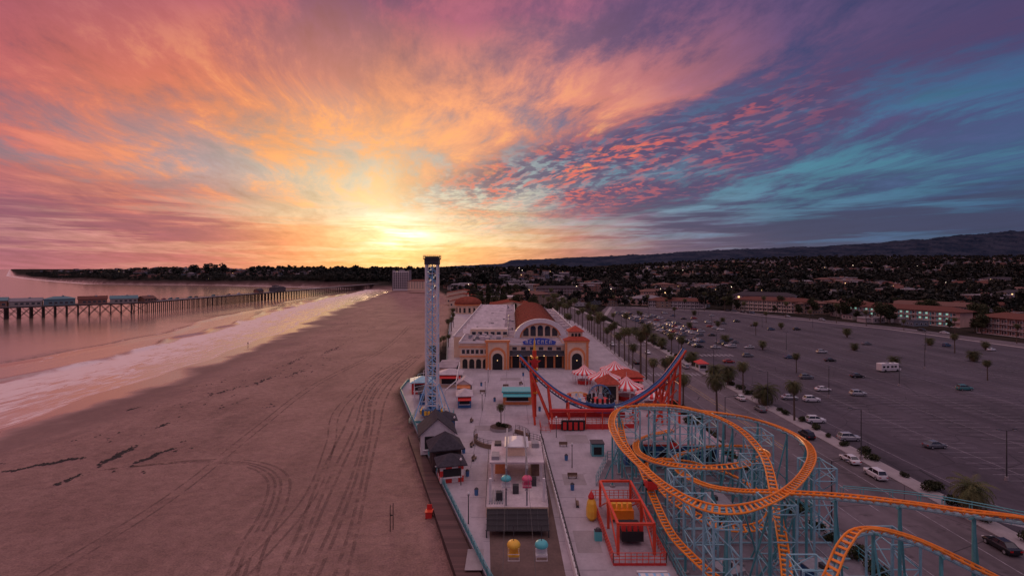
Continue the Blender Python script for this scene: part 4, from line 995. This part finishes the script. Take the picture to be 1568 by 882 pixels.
oval=[(21.8,99,12),(32,97,12),(41.2,91.5,12.1),(44.6,82.5,12),(42.2,73.5,12),(34.5,63.6,11.9),(27.4,58.5,11.6),(22.6,58.5,11.2),(19.6,63.5,11),(17.9,71,11),(16.6,80.6,11.3),(17.4,91,11.8)]
track(oval,True,bank=1.6)
track([(46,38,17.5),(44.8,44,16.8),(42.4,49,15.4),(39.8,53,14.4),(35.5,58,13.0),(31.5,63,11.2),(29,68,9.3),(27.5,75,7.2),(27,84,5.5),(29,93,4.6),(36,97,5),(41,91,7.2),(40,82,9),(33,78,8.6),(25.5,82,7.3),(22,90,6.2),(24.5,100,5.6),(32,104,6)],False,bank=1.2)
track([(20.5,99.5,9.5),(19.8,92,7.4),(21.3,85.7,5.2),(21.2,78,3.8),(21.1,70,3.0),(21.9,64,3.0),(23.4,57,3.6),(25.5,50.5,5.6),(28,47.5,8.8),(31,49,12.0),(34,50.5,13.0),(38.2,50,12.4),(42,48,11),(44.8,45,9.8),(45.8,38,8.5)],False,bank=.8)
track([(23,95,13.4),(30,92,13.8),(35.5,85,13),(36.4,76,11.2),(34.2,68,8.6),(31.2,60,6),(28,52.5,4.2),(25.5,46,3.6)],False,bank=1)
track([(22,86,5.4),(23.5,76,4.4),(27.6,70,3.8),(33,70,3.6),(37,75,3.9),(36.5,83,4.6),(31,88,5.4),(25,88,6)],True,bank=1.4)
def lattower(x0,x1,y0,y1,h,st=3.2,m=TP):
    cs=[(x0,y0),(x1,y0),(x1,y1),(x0,y1)]
    for c in cs: mb.tube((*c,0),(*c,h),.14,m,6)
    z=0; k=0
    while z<h-.5:
        z1=min(h,z+st)
        for i in range(4):
            a,b_=cs[i],cs[(i+1)%4]; mb.tube((*a,z1),(*b_,z1),.08,m,5); 
            if k%2: mb.tube((*a,z),(*b_,z1),.07,m,5)
            else: mb.tube((*b_,z),(*a,z1),.07,m,5)
        z=z1;k+=1
for a in [(20,24,98,101.5,11.4),(26,30,96,99.5,11.4),(33,37,94,98,11.4),(27,31,84,90,13),(34,37,74,78,10.5),(22.6,25.2,73,76,9),(22,25,57,60,10.5),(30,33,60.5,64,10.7),(39,42,84,88,11.3),(23,26,66,70,8),(40,43,55,59,9),(40.5,43.5,70,74,11.3),(29,32,52,55,8)]: lattower(*a)
for y in range(48,104,4): mb.tube((21,y,.35),(44,y,.35),.12,TP,4)
for x in (21,25,29,33,37,41): mb.tube((x,48,.55),(x,102,.55),.1,M['grey_metal'],4)
lift=cat([(46.5,40,16.4),(43.6,49,14.6),(40.6,54,13.6),(36.5,59,12.2)],8)
for o in(1.2,2.0): mb.sweep([p+Vector((.8*o,.55*o,.9)) for p in lift],.05,TL,4)
for p in lift[::3]: mb.tube(p+Vector((.96,.66,-.2)),p+Vector((.96,.66,.9)),.04,TL,4); mb.tube(p+Vector((1.6,1.1,-.2)),p+Vector((1.6,1.1,.9)),.04,TL,4)
for a,b_ in zip(lift[:-1],lift[1:]): mb.add([a+Vector((.9,.6,-.2)),a+Vector((1.6,1.1,-.2)),b_+Vector((1.6,1.1,-.2)),b_+Vector((.9,.6,-.2))],[(0,1,2,3)],M['grey_metal'])
mb.build('roller_coaster')
sheet('coaster_yard',[(20.6,42),(45.2,42),(45.2,104),(19,104),(14.6,91.5),(20.6,91.5)],.016,M['concrete_dark'])
b=MB(); fence(b,[(20.6,44),(20.6,91)],0,1.8,TL,1.5,3,.06); fence(b,[(14.8,92),(19,104),(45,104),(45.2,44)],0,1.8,TL,2.,3,.06); b.build('coaster_fence')
mb=MB(); mb.box(22,40,101,110,0,4,M['blue_steel'],top=M['roof_light']); mb.box(21.5,40.5,100.4,110.5,4.0,4.35,M['red_steel'],top=M['roof_grey'])
for k in range(6): mb.box(22.5+k*3,24.3+k*3,100.9,100.997,.4,3,M['black'])
mb.build('coaster_station')
for i,(x,y,w,d,h,c) in enumerate([(31,80,4,5,2.6,'concrete_dark'),(37,62,3,4,2.4,'blue_steel'),(26,63,2.5,2.5,2,'grey_metal'),(34,56,3,2.5,1.8,'dark_metal'),(40,96,3,4,2.6,'roof_grey')]):
    k=MB(); k.box(-w/2,w/2,-d/2,d/2,0,h,M[c]); k.box(-w/2-.2,w/2+.2,-d/2-.2,d/2+.2,h,h+.15,M['grey_metal']); k.box(-.5,.5,-d/2-.05,-d/2-.003,0.05,min(2,h-.3),M['black']); k.box(-.4,.4,-.4,.4,h+.15,h+.7,M['dark_metal']); k.build('service_hut',(x,y,.02),rot=i*.2)
for (x,y,z,rt) in((30,96.6,5.0,.2),(21.2,80,4.6,1.6)):
    m2=MB(); m2.pxz([(-1.1,.1),(1.1,.1),(1.3,.5),(1.0,.8),(.3,.7),(-.2,1.2),(-1.1,1.3)],-.75,.75,M['red']); m2.box(-.9,-.4,-.6,.6,.8,1.5,M['black']); m2.box(0,.4,-.6,.6,.7,1.1,M['yellow'])
    for sx in(-.8,.8):
        for sy in(-.8,.8): m2.tube((sx,sy-.1,.1),(sx,sy+.1,.1),.2,M['tire'],8)
    m2.build('coaster_car',(x,y,z),rot=rt)
# ------------------------------------------------------------------ red flat ride
mb=MB(); RS=M['red_steel']
mb.box(13.0,19.8,67,86,0,.35,M['red'],top=M['roof_grey'])
fence(mb,[(13,67),(19.8,67),(19.8,86),(13,86),(13,67)],.35,1.3,RS,.7,3,.06)
for x in(14,18.8):
    for y in(69,76,83): mb.box(x-.18,x+.18,y-.18,y+.18,.35,4.2,RS)
    mb.box(x-.16,x+.16,69,83,4.2,4.5,RS); mb.tube((x,69,.4),(x,76,4.2),.12,RS); mb.tube((x,83,.4),(x,76,4.2),.12,RS)
for y in(69,76,83): mb.box(14.19,18.61,y-.16,y+.16,4.22,4.52,RS)
mb.box(14.9,17.9,71,74.5,1,2.3,M['black']); mb.box(14.7,18.1,77.5,81.5,.9,2.2,M['orange_steel']); 
for k in range(4): mb.box(15+k*.8,15.5+k*.8,71.2,72,2.3,3.1,M['red']); mb.box(15+k*.8,15.5+k*.8,78,78.6,2.2,3.0,M['yellow'])
def blob(x0,x1,y0,y1,prof,m):
    n=10; vs=[]
    for z,k in prof: vs+=[((x0+x1)/2+(x1-x0)/2*k*math.cos(i*6.2832/n),(y0+y1)/2+(y1-y0)/2*k*math.sin(i*6.2832/n),z) for i in range(n)]
    mb.add(vs,[(j*n+i,j*n+(i+1)%n,(j+1)*n+(i+1)%n,(j+1)*n+i) for j in range(len(prof)-1) for i in range(n)]+[tuple(range(n*(len(prof)-1),n*len(prof)))],m)
blob(11.3,12.9,78.4,80.6,[(0.0,.6),(.5,1),(1.6,1.05),(2.6,.85),(3.2,.5)],M['yellow']); blob(11.4,12.7,78.7,80.2,[(3.2,.7),(3.5,.75),(3.9,.45),(4.3,.1)],M['red'])
mb.build('red_swing_ride')
mb=MB(); mb.box(15.6,19.4,62.4,64.6,.35,.47,M['tower_blue']); 
for k in range(4): mb.box(15.8+k*.95,16.4+k*.95,62.5,64.5,.475,.5,M['white'])
for x in(16,19): mb.tube((x,62.8,0),(x,64.2,.36),.06,M['grey_metal']); mb.tube((x,64.2,0),(x,62.8,.36),.06,M['grey_metal'])
mb.box(15.6,19.4,61.5,61.9,.2,.28,M['white']); mb.box(15.6,19.4,65.1,65.5,.2,.28,M['white']); mb.build('picnic_table')
mb=MB(); mb.box(16.2,18.7,106,108.4,0,2.5,TL,top=M['dark_metal']); mb.box(16.1,18.8,105.9,108.5,2.5,2.65,M['dark_metal']); mb.box(16.6,18.2,105.95,105.997,.4,1.9,M['black']); mb.build('utility_box')
mb=MB(); mb.box(11.6,12.6,73,74,0,1.3,M['turquoise'],top=M['black']); mb.cyl(12.1,73.5,1.3,1.6,.45,.3,M['dark_metal'],10); mb.build('trash_bin')
bn=MB(); bn.cyl(0,0,0,1.0,.32,.36,M['blue_steel'],12); bn.cyl(0,0,1.0,1.25,.38,.15,M['dark_metal'],12); bnm=bn.mesh('trash_bin')
for x,y in((-6,88),(-10,108),(-15,128),(10.4,90),(10.8,104),(9.6,126),(-5,150),(8,158),(-10,170),(4,186),(-8.2,96),(7.4,140)): inst('trash_bin',bnm,(x,y,.01))
# ------------------------------------------------------------------ sky glider
mb=MB()
mb.prism([(-4,80),(5.6,80),(6.0,103),(-4.8,103)],0.013,1.6,M['cream'],M['roof_light'])
for x in(-3.4,5.0):
    for y in(82,90,98): mb.box(x-.2,x+.2,y-.2,y+.2,1.6,5.2,M['white'])
mb.box(-3.8,5.4,88,99,5.2,5.5,M['roof_light']); mb.box(-1,2.6,91,96,5.5,7,M['cream']); mb.hip(-1,2.6,91,96,7,1.0,M['white'],ov=.3)
for x in(-.9,2.3): mb.box(x-.15,x+.15,79,99,7.6,7.9,M['grey_metal'])
fence(mb,[(-4,80),(-4.6,103)],1.6,1.1,M['dark_metal'],1.3,3,.05); fence(mb,[(5.6,80),(6,103)],1.6,1.1,M['dark_metal'],1.3,3,.05)
for y in(80.5,86): 
    for x in(-.9,2.3): mb.tube((x,y,1.6),(x,y,7.6),.13,M['grey_metal'],6)
mb.add([(-3.8,79.5,1.5),(5.4,79.5,1.5),(5.2,74,.9),(-3.6,74,.9)],[(0,1,2,3)],M['black'])
for k in range(7): mb.tube((-3.8+k*1.53,79.6,1.6),(-3.6+k*1.47,73.9,1.0),.05,M['dark_metal'],4)
for k in range(5): mb.tube((-3.8,79.4-k*1.35,1.6-k*.14),(5.4,79.4-k*1.35,1.6-k*.14),.04,M['dark_metal'],4)
for x in(-3.6,5.2): mb.tube((x,74,0),(x,74,1.0),.1,M['dark_metal'])
for x in(-.9,2.3): mb.tube((x,99,7.8),(x,20,8.6),.035,M['dark_metal'],4)
for x in(-2.0,0.6,3.6): mb.box(x-.5,x+.5,84+x,85+x,1.6,2.9,M['dark_metal'])
mb.box(-3,-1.2,93,97,1.6,4,M['orange_trim']); mb.box(3.4,4.8,92,96,1.6,4,M['wood']) 
for k in range(6): mb.box(-3.6+k*.4,-3.4+k*.4,81,86,1.6,1.75,M['grey_metal'])
mb.box(-3.5,-2.2,89,91.5,5.5,6.1,M['grey_metal']); mb.box(3.6,4.9,95,97,5.5,6.3,M['grey_metal']); mb.box(-3.2,-2.0,96,98,5.5,5.9,M['dark_metal'])
mb.build('sky_ride_station')
def chair(x,y,z,m):
    c=MB(); c.tube((x,y,z+3.2),(x,y,z+.9),.045,M['dark_metal'],5); 
    prev=(.2,1.42)
    for i in range(1,7):
        a=i*math.pi/12; rr,zz=.2+.6*math.sin(a),.92+.5*math.cos(a); c.cyl(x,y,z+zz,z+prev[1],rr,prev[0],m,16); prev=(rr,zz)
    c.cyl(x,y,z+.78,z+.92,.78,.8,m,16)
    for k in(-.55,.55): c.tube((x+k,y,z+.8),(x+k*1.1,y,z-.1),.04,M['white'],4)
    c.pyz([(y-.4,z-.35),(y+.35,z-.35),(y+.45,z+.3),(y+.3,z+.3),(y+.2,z-.1),(y-.4,z-.15)],x-.7,x+.7,m if m!=M['turquoise'] else M['white']); c.tube((x-.7,y-.5,z+.05),(x+.7,y-.5,z+.05),.04,M['white'],4); c.tube((x-.7,y-.5,z-.7),(x+.7,y-.5,z-.7),.04,M['white'],4)
    c.tube((x-.65,y-.5,z-.7),(x-.65,y-.4,z-.2),.03,M['white'],4); c.tube((x+.65,y-.5,z-.7),(x+.65,y-.4,z-.2),.03,M['white'],4)
    c.build('sky_ride_chair')
chair(-.9,80,5.0,M['turquoise']); chair(2.3,80,5.0,M['pink']); chair(.2,62,4.4,M['yellow']); chair(3.5,62,4.4,M['turquoise'])
b=MB(); b.prism([(6.2,117),(8.4,40),(8.75,40),(6.55,117)],0.01,1.1,M['white']); fence(b,[(6.35,117),(8.55,42)],1.1,1.0,M['black'],1.4,3,.05); b.build('dividing_wall_fence')
b=MB(); 
arcp=[(-2.3+6.2*math.cos(a),116+6.2*math.sin(a)) for a in np.linspace(R(-200),R(60),26)]
for p,q in zip(arcp[:-1],arcp[1:]): b.prism([p,q,(-2.3+(q[0]+2.3)*.93,116+(q[1]-116)*.93),(-2.3+(p[0]+2.3)*.93,116+(p[1]-116)*.93)],0.01,.9,M['wood'])
fence(b,arcp,.9,1,M['dark_metal'],.9,3,.05)
arc2=[(2+4.8*math.cos(a),112+4.8*math.sin(a)) for a in np.linspace(R(-80),R(110),18)]
fence(b,arc2,0,1.5,M['dark_metal'],.9,3,.05); b.build('curved_queue_wall')
b=MB(); b.cyl(-2.6,124,0.01,.7,2.6,2.6,M['sidewalk'],24,top=M['soil']); b.build('round_planter'); inst('shrub',SH[0],(-3.4,124,.7),0,.8); inst('shrub',SH[1],(-1.6,123.5,.7),1,.7)
# ------------------------------------------------------------------ kiosks & huts
def kiosk(name,x,y,w,d,h,wl,rf,rh=1.6,kind='hip',rot=0,aw=None):
    k=MB(); k.box(-w/2,w/2,-d/2,d/2,0,h,wl)
    if kind=='hip': k.hip(-w/2,w/2,-d/2,d/2,h,rh,rf,ov=.6)
    elif kind=='gable': k.gable(-w/2,w/2,-d/2,d/2,h,rh,rf,M['white'],'y',ov=.5)
    else: k.box(-w/2-.4,w/2+.4,-d/2-.4,d/2+.4,h,h+.4,rf)
    k.box(-w*.38,w*.38,-d/2-.06,-d/2-.003,1.1,h-.5,M['black']); k.box(-w*.42,w*.42,-d/2-.5,-d/2-.07,.95,1.08,M['white'])
    for sx in(-1,1):
        a,b_=sorted((sx*w/2,sx*(w/2+.05))); k.box(a+.003*sx,b_+.003*sx,-d*.3,d*.3,1.1,h-.5,M['black'])
    if aw: k.pyz([(-d/2-.003,h-.2),(-d/2-1.4,h-.8),(-d/2-1.4,h-.95),(-d/2-.003,h-.4)],-w/2,w/2,aw)
    k.build(name,(x,y,0),rot=rot)
kiosk('food_kiosk',1.5,149,8,5,3.4,M['orange_trim'],M['turquoise'],kind='flat',aw=M['turquoise'])
kiosk('dark_roof_hut',-16,111,7,7,4.2,M['white'],M['roof_dark'],3,'gable',R(12))
kiosk('dark_roof_hut',-13,101.5,5.5,5.5,3.8,M['wood_dark'],M['roof_dark'],2.8,'hip',R(15))
kiosk('checkered_kiosk',-11.2,95,4.2,4,3.0,M['check'],M['roof_dark'],1.6,'hip',R(15))
kiosk('ticket_booth',-15.5,122,4,4,3.2,M['blue_steel'],M['roof_dark'],1.8,'hip',R(12))
kiosk('snack_stand',-13.3,146,3.6,6,3.2,M['blue_steel'],M['roof_light'],1.3,'hip',R(6),aw=M['red'])
kiosk('snack_stand',-14.5,160,4,6,3.4,M['cream'],M['roof_light'],1.3,'gable',0,aw=M['orange_trim'])
kiosk('game_stand',-24,150,5,7,3.2,M['blue_steel'],M['roof_dark'],1.5,'gable',R(10))
kiosk('game_stand',-28,162,6,6,3.4,M['red'],M['teal_pale'],1.6,'hip',R(10))
kiosk('game_stand',-20,171,7,6,4,M['cream'],M['roof_light'],1.6,'hip',0,aw=M['red'])
kiosk('restroom_building',-22.5,186,6,14,4,M['cream'],M['roof_grey'],1.4,'flat')
kiosk('ticket_booth',27.4,150,5.2,5.2,5.4,M['cream'],M['tile_red'],2.6,'hip')
kiosk('lot_attendant_booth',71,196,3,4,2.8,M['white'],M['red'],1.4,'hip')
kiosk('souvenir_shop',36.5,168,9,8,4,M['cream'],M['tile_red'],2,'hip',aw=M['red'])
b=MB()
for k in range(8):
    y=140+k*6; x=float(np.interp(y,[135,160,185],[-25,-30,-27])); b.tube((x,y,0),(x,y,5),.08,M['white'],5); b.tube((x,y,5),(x+2.5,y+2,5.2),.06,M['white'],5)
b.sweep([(-18,140,5.5),(-16,150,6),(-17,165,6.2),(-18,180,6)],.12,M['white']); 
for y,x in((140,-18),(150,-16),(165,-17),(180,-18)): b.tube((x,y,0),(x,y,5.9),.12,M['white'],6)
b.build('light_pole_frames')
def tent(x,y,r,h,zh):
    t=MB(); n=24
    t.cyl(0,0,zh,zh+.6,r*1.02,r,M['stripe'],n); t.cyl(0,0,zh+.6,zh+h*.45,r,r*.5,M['stripe'],n); t.cyl(0,0,zh+h*.45,zh+h,r*.5,.12,M['stripe'],n); t.cyl(0,0,zh+h,zh+h+1.3,.07,.04,M['white'],5)
    for i in range(8):
        a=i*math.pi/4; t.cyl(r*.93*math.cos(a),r*.93*math.sin(a),0,zh,.12,.12,M['white'],6)
    t.cyl(0,0,0,1.2,r*.55,r*.55,M['red'],16,top=M['roof_light'])
    t.build('striped_tent',(x,y,0))
tent(33.5,153,5,3.2,3.4); tent(29,164,5.2,3.4,3.6); tent(38.6,144,4.6,2.8,3.2); tent(35,178,5,3.2,3.6); tent(24,174,4,3,3.2)
mb=MB(); mb.cyl(0,0,0,.5,4,4,M['blue_steel'],20,top=M['roof_light']); mb.cyl(0,0,.5,3,.4,.3,M['white'],10)
for i in range(8):
    a=i*math.pi/4; mb.tube((0,0,2.8),(3.3*math.cos(a),3.3*math.sin(a),2.0),.07,M['yellow'],5); mb.box(3.3*math.cos(a)-.5,3.3*math.cos(a)+.5,3.3*math.sin(a)-.4,3.3*math.sin(a)+.4,.9,1.8,M['red'] if i%2 else M['tower_blue'],rot=a)
mb.build('spinning_kiddie_ride',(19,150,0))
mb=MB()
for i in range(16):
    a=i*math.pi/8; a2=a+math.pi/8
    for yy in(-.5,.5): mb.tube((3*math.cos(a),yy,4+3*math.sin(a)),(3*math.cos(a2),yy,4+3*math.sin(a2)),.1,M['blue_steel'],5); mb.tube((0,yy,4),(3*math.cos(a),yy,4+3*math.sin(a)),.05,M['teal_pale'],4)
for s in(-1,1): mb.tube((s*1.8,0,0),(0,0,4),.15,M['red_steel'],6)
mb.build('small_wheel_ride',(23.5,140,0))
bench=MB(); bench.box(-.9,.9,-.25,.25,.42,.48,M['wood']); bench.box(-.9,.9,.22,.28,.5,.95,M['wood']); 
for x in(-.7,.7): bench.box(x-.05,x+.05,-.22,.22,0,.42,M['dark_metal'])
bm_=bench.mesh('park_bench')
for x,y,r_ in((-7.5,104,1.3),(-8.5,112,1.3),(-10,130,1.4),(11,95,0),(11,112,0),(-9,160,0),(-2,168,0),(3,172,1),(10.5,84,1.5)): inst('park_bench',bm_,(x,y,.01),r_)
gl=MB(); gl.cyl(0,0,0,4.2,.09,.06,M['dark_metal'],8); gl.cyl(0,0,4.2,4.3,.15,.15,M['dark_metal'],8); gl.cyl(0,0,4.3,4.55,.12,.24,M['white'],10); gl.cyl(0,0,4.55,4.8,.24,.1,M['white'],10); gm=gl.mesh('promenade_lamp')
for x,y in((-9,92),(-6.5,78),(-13,118),(11.5,100),(10,118),(-8,140),(-8,156),(-8,175),(7,165),(7,180)): inst('promenade_lamp',gm,(x,y,.01))
# ------------------------------------------------------------------ beach details
def strip(pts,w,name_mb,m):
    C=cat([(x,y,0) for x,y in pts],10); vs=[]
    for i,p in enumerate(C):
        d=(C[min(i+1,len(C)-1)]-C[max(i-1,0)]).normalized(); s=Vector((-d.y,d.x,0))
        for sg in(-1,1):
            q=p+s*sg*w/2; vs.append((q.x,q.y,float(gz(q.x,q.y)[0])+.03))
    name_mb.add(vs,[(2*i,2*i+1,2*i+3,2*i+2) for i in range(len(C)-1)],m)
def tracksand():
    m,n,b=newmat('churned_sand'); tc=n.new('ShaderNodeTexCoord').outputs['Object']
    g=n.noise(tc,3,3,.7); col=n.mix(n.mr(g,.35,.65),(.15,.085,.075),(.28,.165,.14))
    n.l.new(col,b.inputs['Base Color']); b.inputs['Roughness'].default_value=.9; n.l.new(n.bump(n.noise(tc,4,3),1,.2),b.inputs['Normal'])
    al=n.mr(n.noise(tc,.35,4,.7),.40,.62); n.l.new(n.m('MULTIPLY',al,.75),b.inputs['Alpha']); return m
TS=tracksand(); mb=MB()
base=[(-24,50),(-27,64),(-29.5,80),(-33,100),(-38.5,130),(-44.5,160),(-47,195),(-45,240)]
for o in (0,1.9,4.2,6.0,-3.2,-1.1,2.7): strip([(x+o*(1-max(0,(y-150))/300)+math.sin(y/(17+o)+o)*.6,y) for x,y in base],.55,mb,TS)
cur=[(-31,62),(-35,74),(-38,88),(-43,100),(-52,107),(-64,108),(-78,104)]
for o in (0,1.9,4.5,3.1): strip([(x-o*.7,y-o*.4) for x,y in cur],.5,mb,TS)
for o in (0,2.0): strip([(-60-o,60),(-58-o,90),(-62-o,130),(-66-o,180),(-62-o,260),(-70-o,360)],.4,mb,TS)
for o in (0,2.0): strip([(-36+o,66),(-36+o,90),(-42+o,118),(-50+o,150),(-52+o,210)],.4,mb,TS)
mb.build('tyre_tracks')
mb=MB()
def kelp(x,y,n,sx,sy,rot):
    for _ in range(n):
        a=random.gauss(0,1)*sx; b_=random.gauss(0,1)*sy+math.sin(a*1.3)*.4; px=x+a*math.cos(rot)-b_*math.sin(rot); py=y+a*math.sin(rot)+b_*math.cos(rot)
        z=float(gz(px,py)[0]); r_=random.uniform(.08,.34); k=6; ph=random.random()*6
        vs=[(px+r_*random.uniform(.5,1.4)*math.cos(ph+i*6.283/k)*1.2,py+r_*random.uniform(.5,1.4)*math.sin(ph+i*6.283/k)*1.6,z+.01) for i in range(k)]+[(px,py,z+random.uniform(.06,.2))]
        mb.add(vs,[(i,(i+1)%k,k) for i in range(k)],M['kelp'])
for x,y,n,sx,sy,rt in [(-92.5,107,190,1.9,.32,.67),(-83.4,110.5,200,2.4,.35,1.65),(-75.6,110.5,170,2.2,.28,1.4),(-97,103,40,.9,.3,.5),(-88,132,30,1.0,.4,1.2),(-93,168,50,3.5,.4,1.3),(-88,184,60,4,.5,1.5),(-82,198,50,4,.6,1.5),(-93,222,60,7,.6,1.6),(-88,255,50,7,.8,1.6),(-108,148,20,1.3,.4,1),(-83,98,30,1.2,.3,1.2),(-70,150,10,2,1,1.5)]: kelp(x,y,n,sx,sy,rt)
for _ in range(120):
    y=random.uniform(100,420); kelp(float(shoreX(y))+random.uniform(26,60),y,2,.6,.4,1)
mb.build('kelp_wrack')
mb=MB()
for x in(-18.3,-18.0): mb.cyl(x,78.5+(x+18.3)*2,-1.6,2.6,.07,.06,M['wood_dark'],8)
mb.box(-18.4,-17.85,78.6,78.8,.9,1.05,M['wood_dark']); mb.build('volleyball_posts')
mb=MB(); mb.box(-13.6,-12.6,82,83.1,-1.2,-.2,M['red']); mb.box(-13.7,-12.5,81.9,83.2,-.2,-.1,M['red_steel']); mb.box(-13.5,-12.7,82.9,83.0,-.1,.7,M['red'])
for x in(-13.5,-12.7):
    mb.tube((x-.1,82.2,-1.2),(x+.1,82.2,-1.2),.22,M['tire'],10); mb.tube((x-.1,82.9,-1.2),(x+.1,82.9,-1.2),.22,M['tire'],10)
mb.build('beach_cart')
# ------------------------------------------------------------------ person on the shoreline
def person(x,y,z,rot):
    J=[(0,0,.95),(0,0,1.15),(0,0,1.42),(0,.01,1.52),(0,.02,1.62),(0,.02,1.74),(.19,0,1.42),(.26,.03,1.14),(.27,-.08,.9),(.28,-.10,.82),(-.19,0,1.42),(-.26,-.04,1.14),(-.27,.1,.92),(-.28,.14,.84),(.10,0,.9),(.12,-.12,.5),(.12,-.05,.08),(.12,-.2,.04),(-.10,0,.9),(-.11,.14,.5),(-.11,.32,.12),(-.11,.2,.04)]
    E=[(0,1),(1,2),(2,3),(3,4),(4,5),(2,6),(6,7),(7,8),(8,9),(2,10),(10,11),(11,12),(12,13),(0,14),(14,15),(15,16),(16,17),(0,18),(18,19),(19,20),(20,21)]
    Rd=[.15,.14,.15,.06,.09,.10,.07,.05,.04,.035,.07,.05,.04,.035,.10,.07,.045,.04,.10,.07,.045,.04]
    me=bpy.data.meshes.new('person'); me.from_pydata(J,E,[]); o=bpy.data.objects.new('person',me); S.collection.objects.link(o)
    o.location=(x,y,z); o.rotation_euler=(0,0,rot); md=o.modifiers.new('s','SKIN'); sv=me.skin_vertices[0].data
    for i,r_ in enumerate(Rd): sv[i].radius=(r_,r_)
    sv[0].use_root=True; o.modifiers.new('d','SUBSURF').levels=1
    pm,n,b=newmat('person_clothes'); tc=n.new('ShaderNodeTexCoord').outputs['Object']; s=n.sep(tc)
    n.l.new(n.ramp(n.m('DIVIDE',s[2],2.0),[(0,(.02,.02,.02)),(.04,(.03,.03,.05)),(.47,(.12,.04,.05)),(.755,(.4,.25,.2)),(.85,(.03,.02,.015))]),b.inputs['Base Color']); me.materials.append(pm)
    for nd in pm.node_tree.nodes:
        if nd.type=='VALTORGB': nd.color_ramp.interpolation='CONSTANT'
    return o
px_,py_=-139.5,276.0
person(px_,py_,max(-2.22,float(gz(px_,py_)[0]))+.02,.6)
# ------------------------------------------------------------------ camera
cam=bpy.data.cameras.new('camera'); co=bpy.data.objects.new('camera',cam); S.collection.objects.link(co)
co.location=(0,0,38); co.rotation_euler=(R(90),0,0); cam.lens=36*800/1568; cam.sensor_width=36; cam.shift_y=-29/1568
cam.clip_start=.5; cam.clip_end=150000; S.camera=co
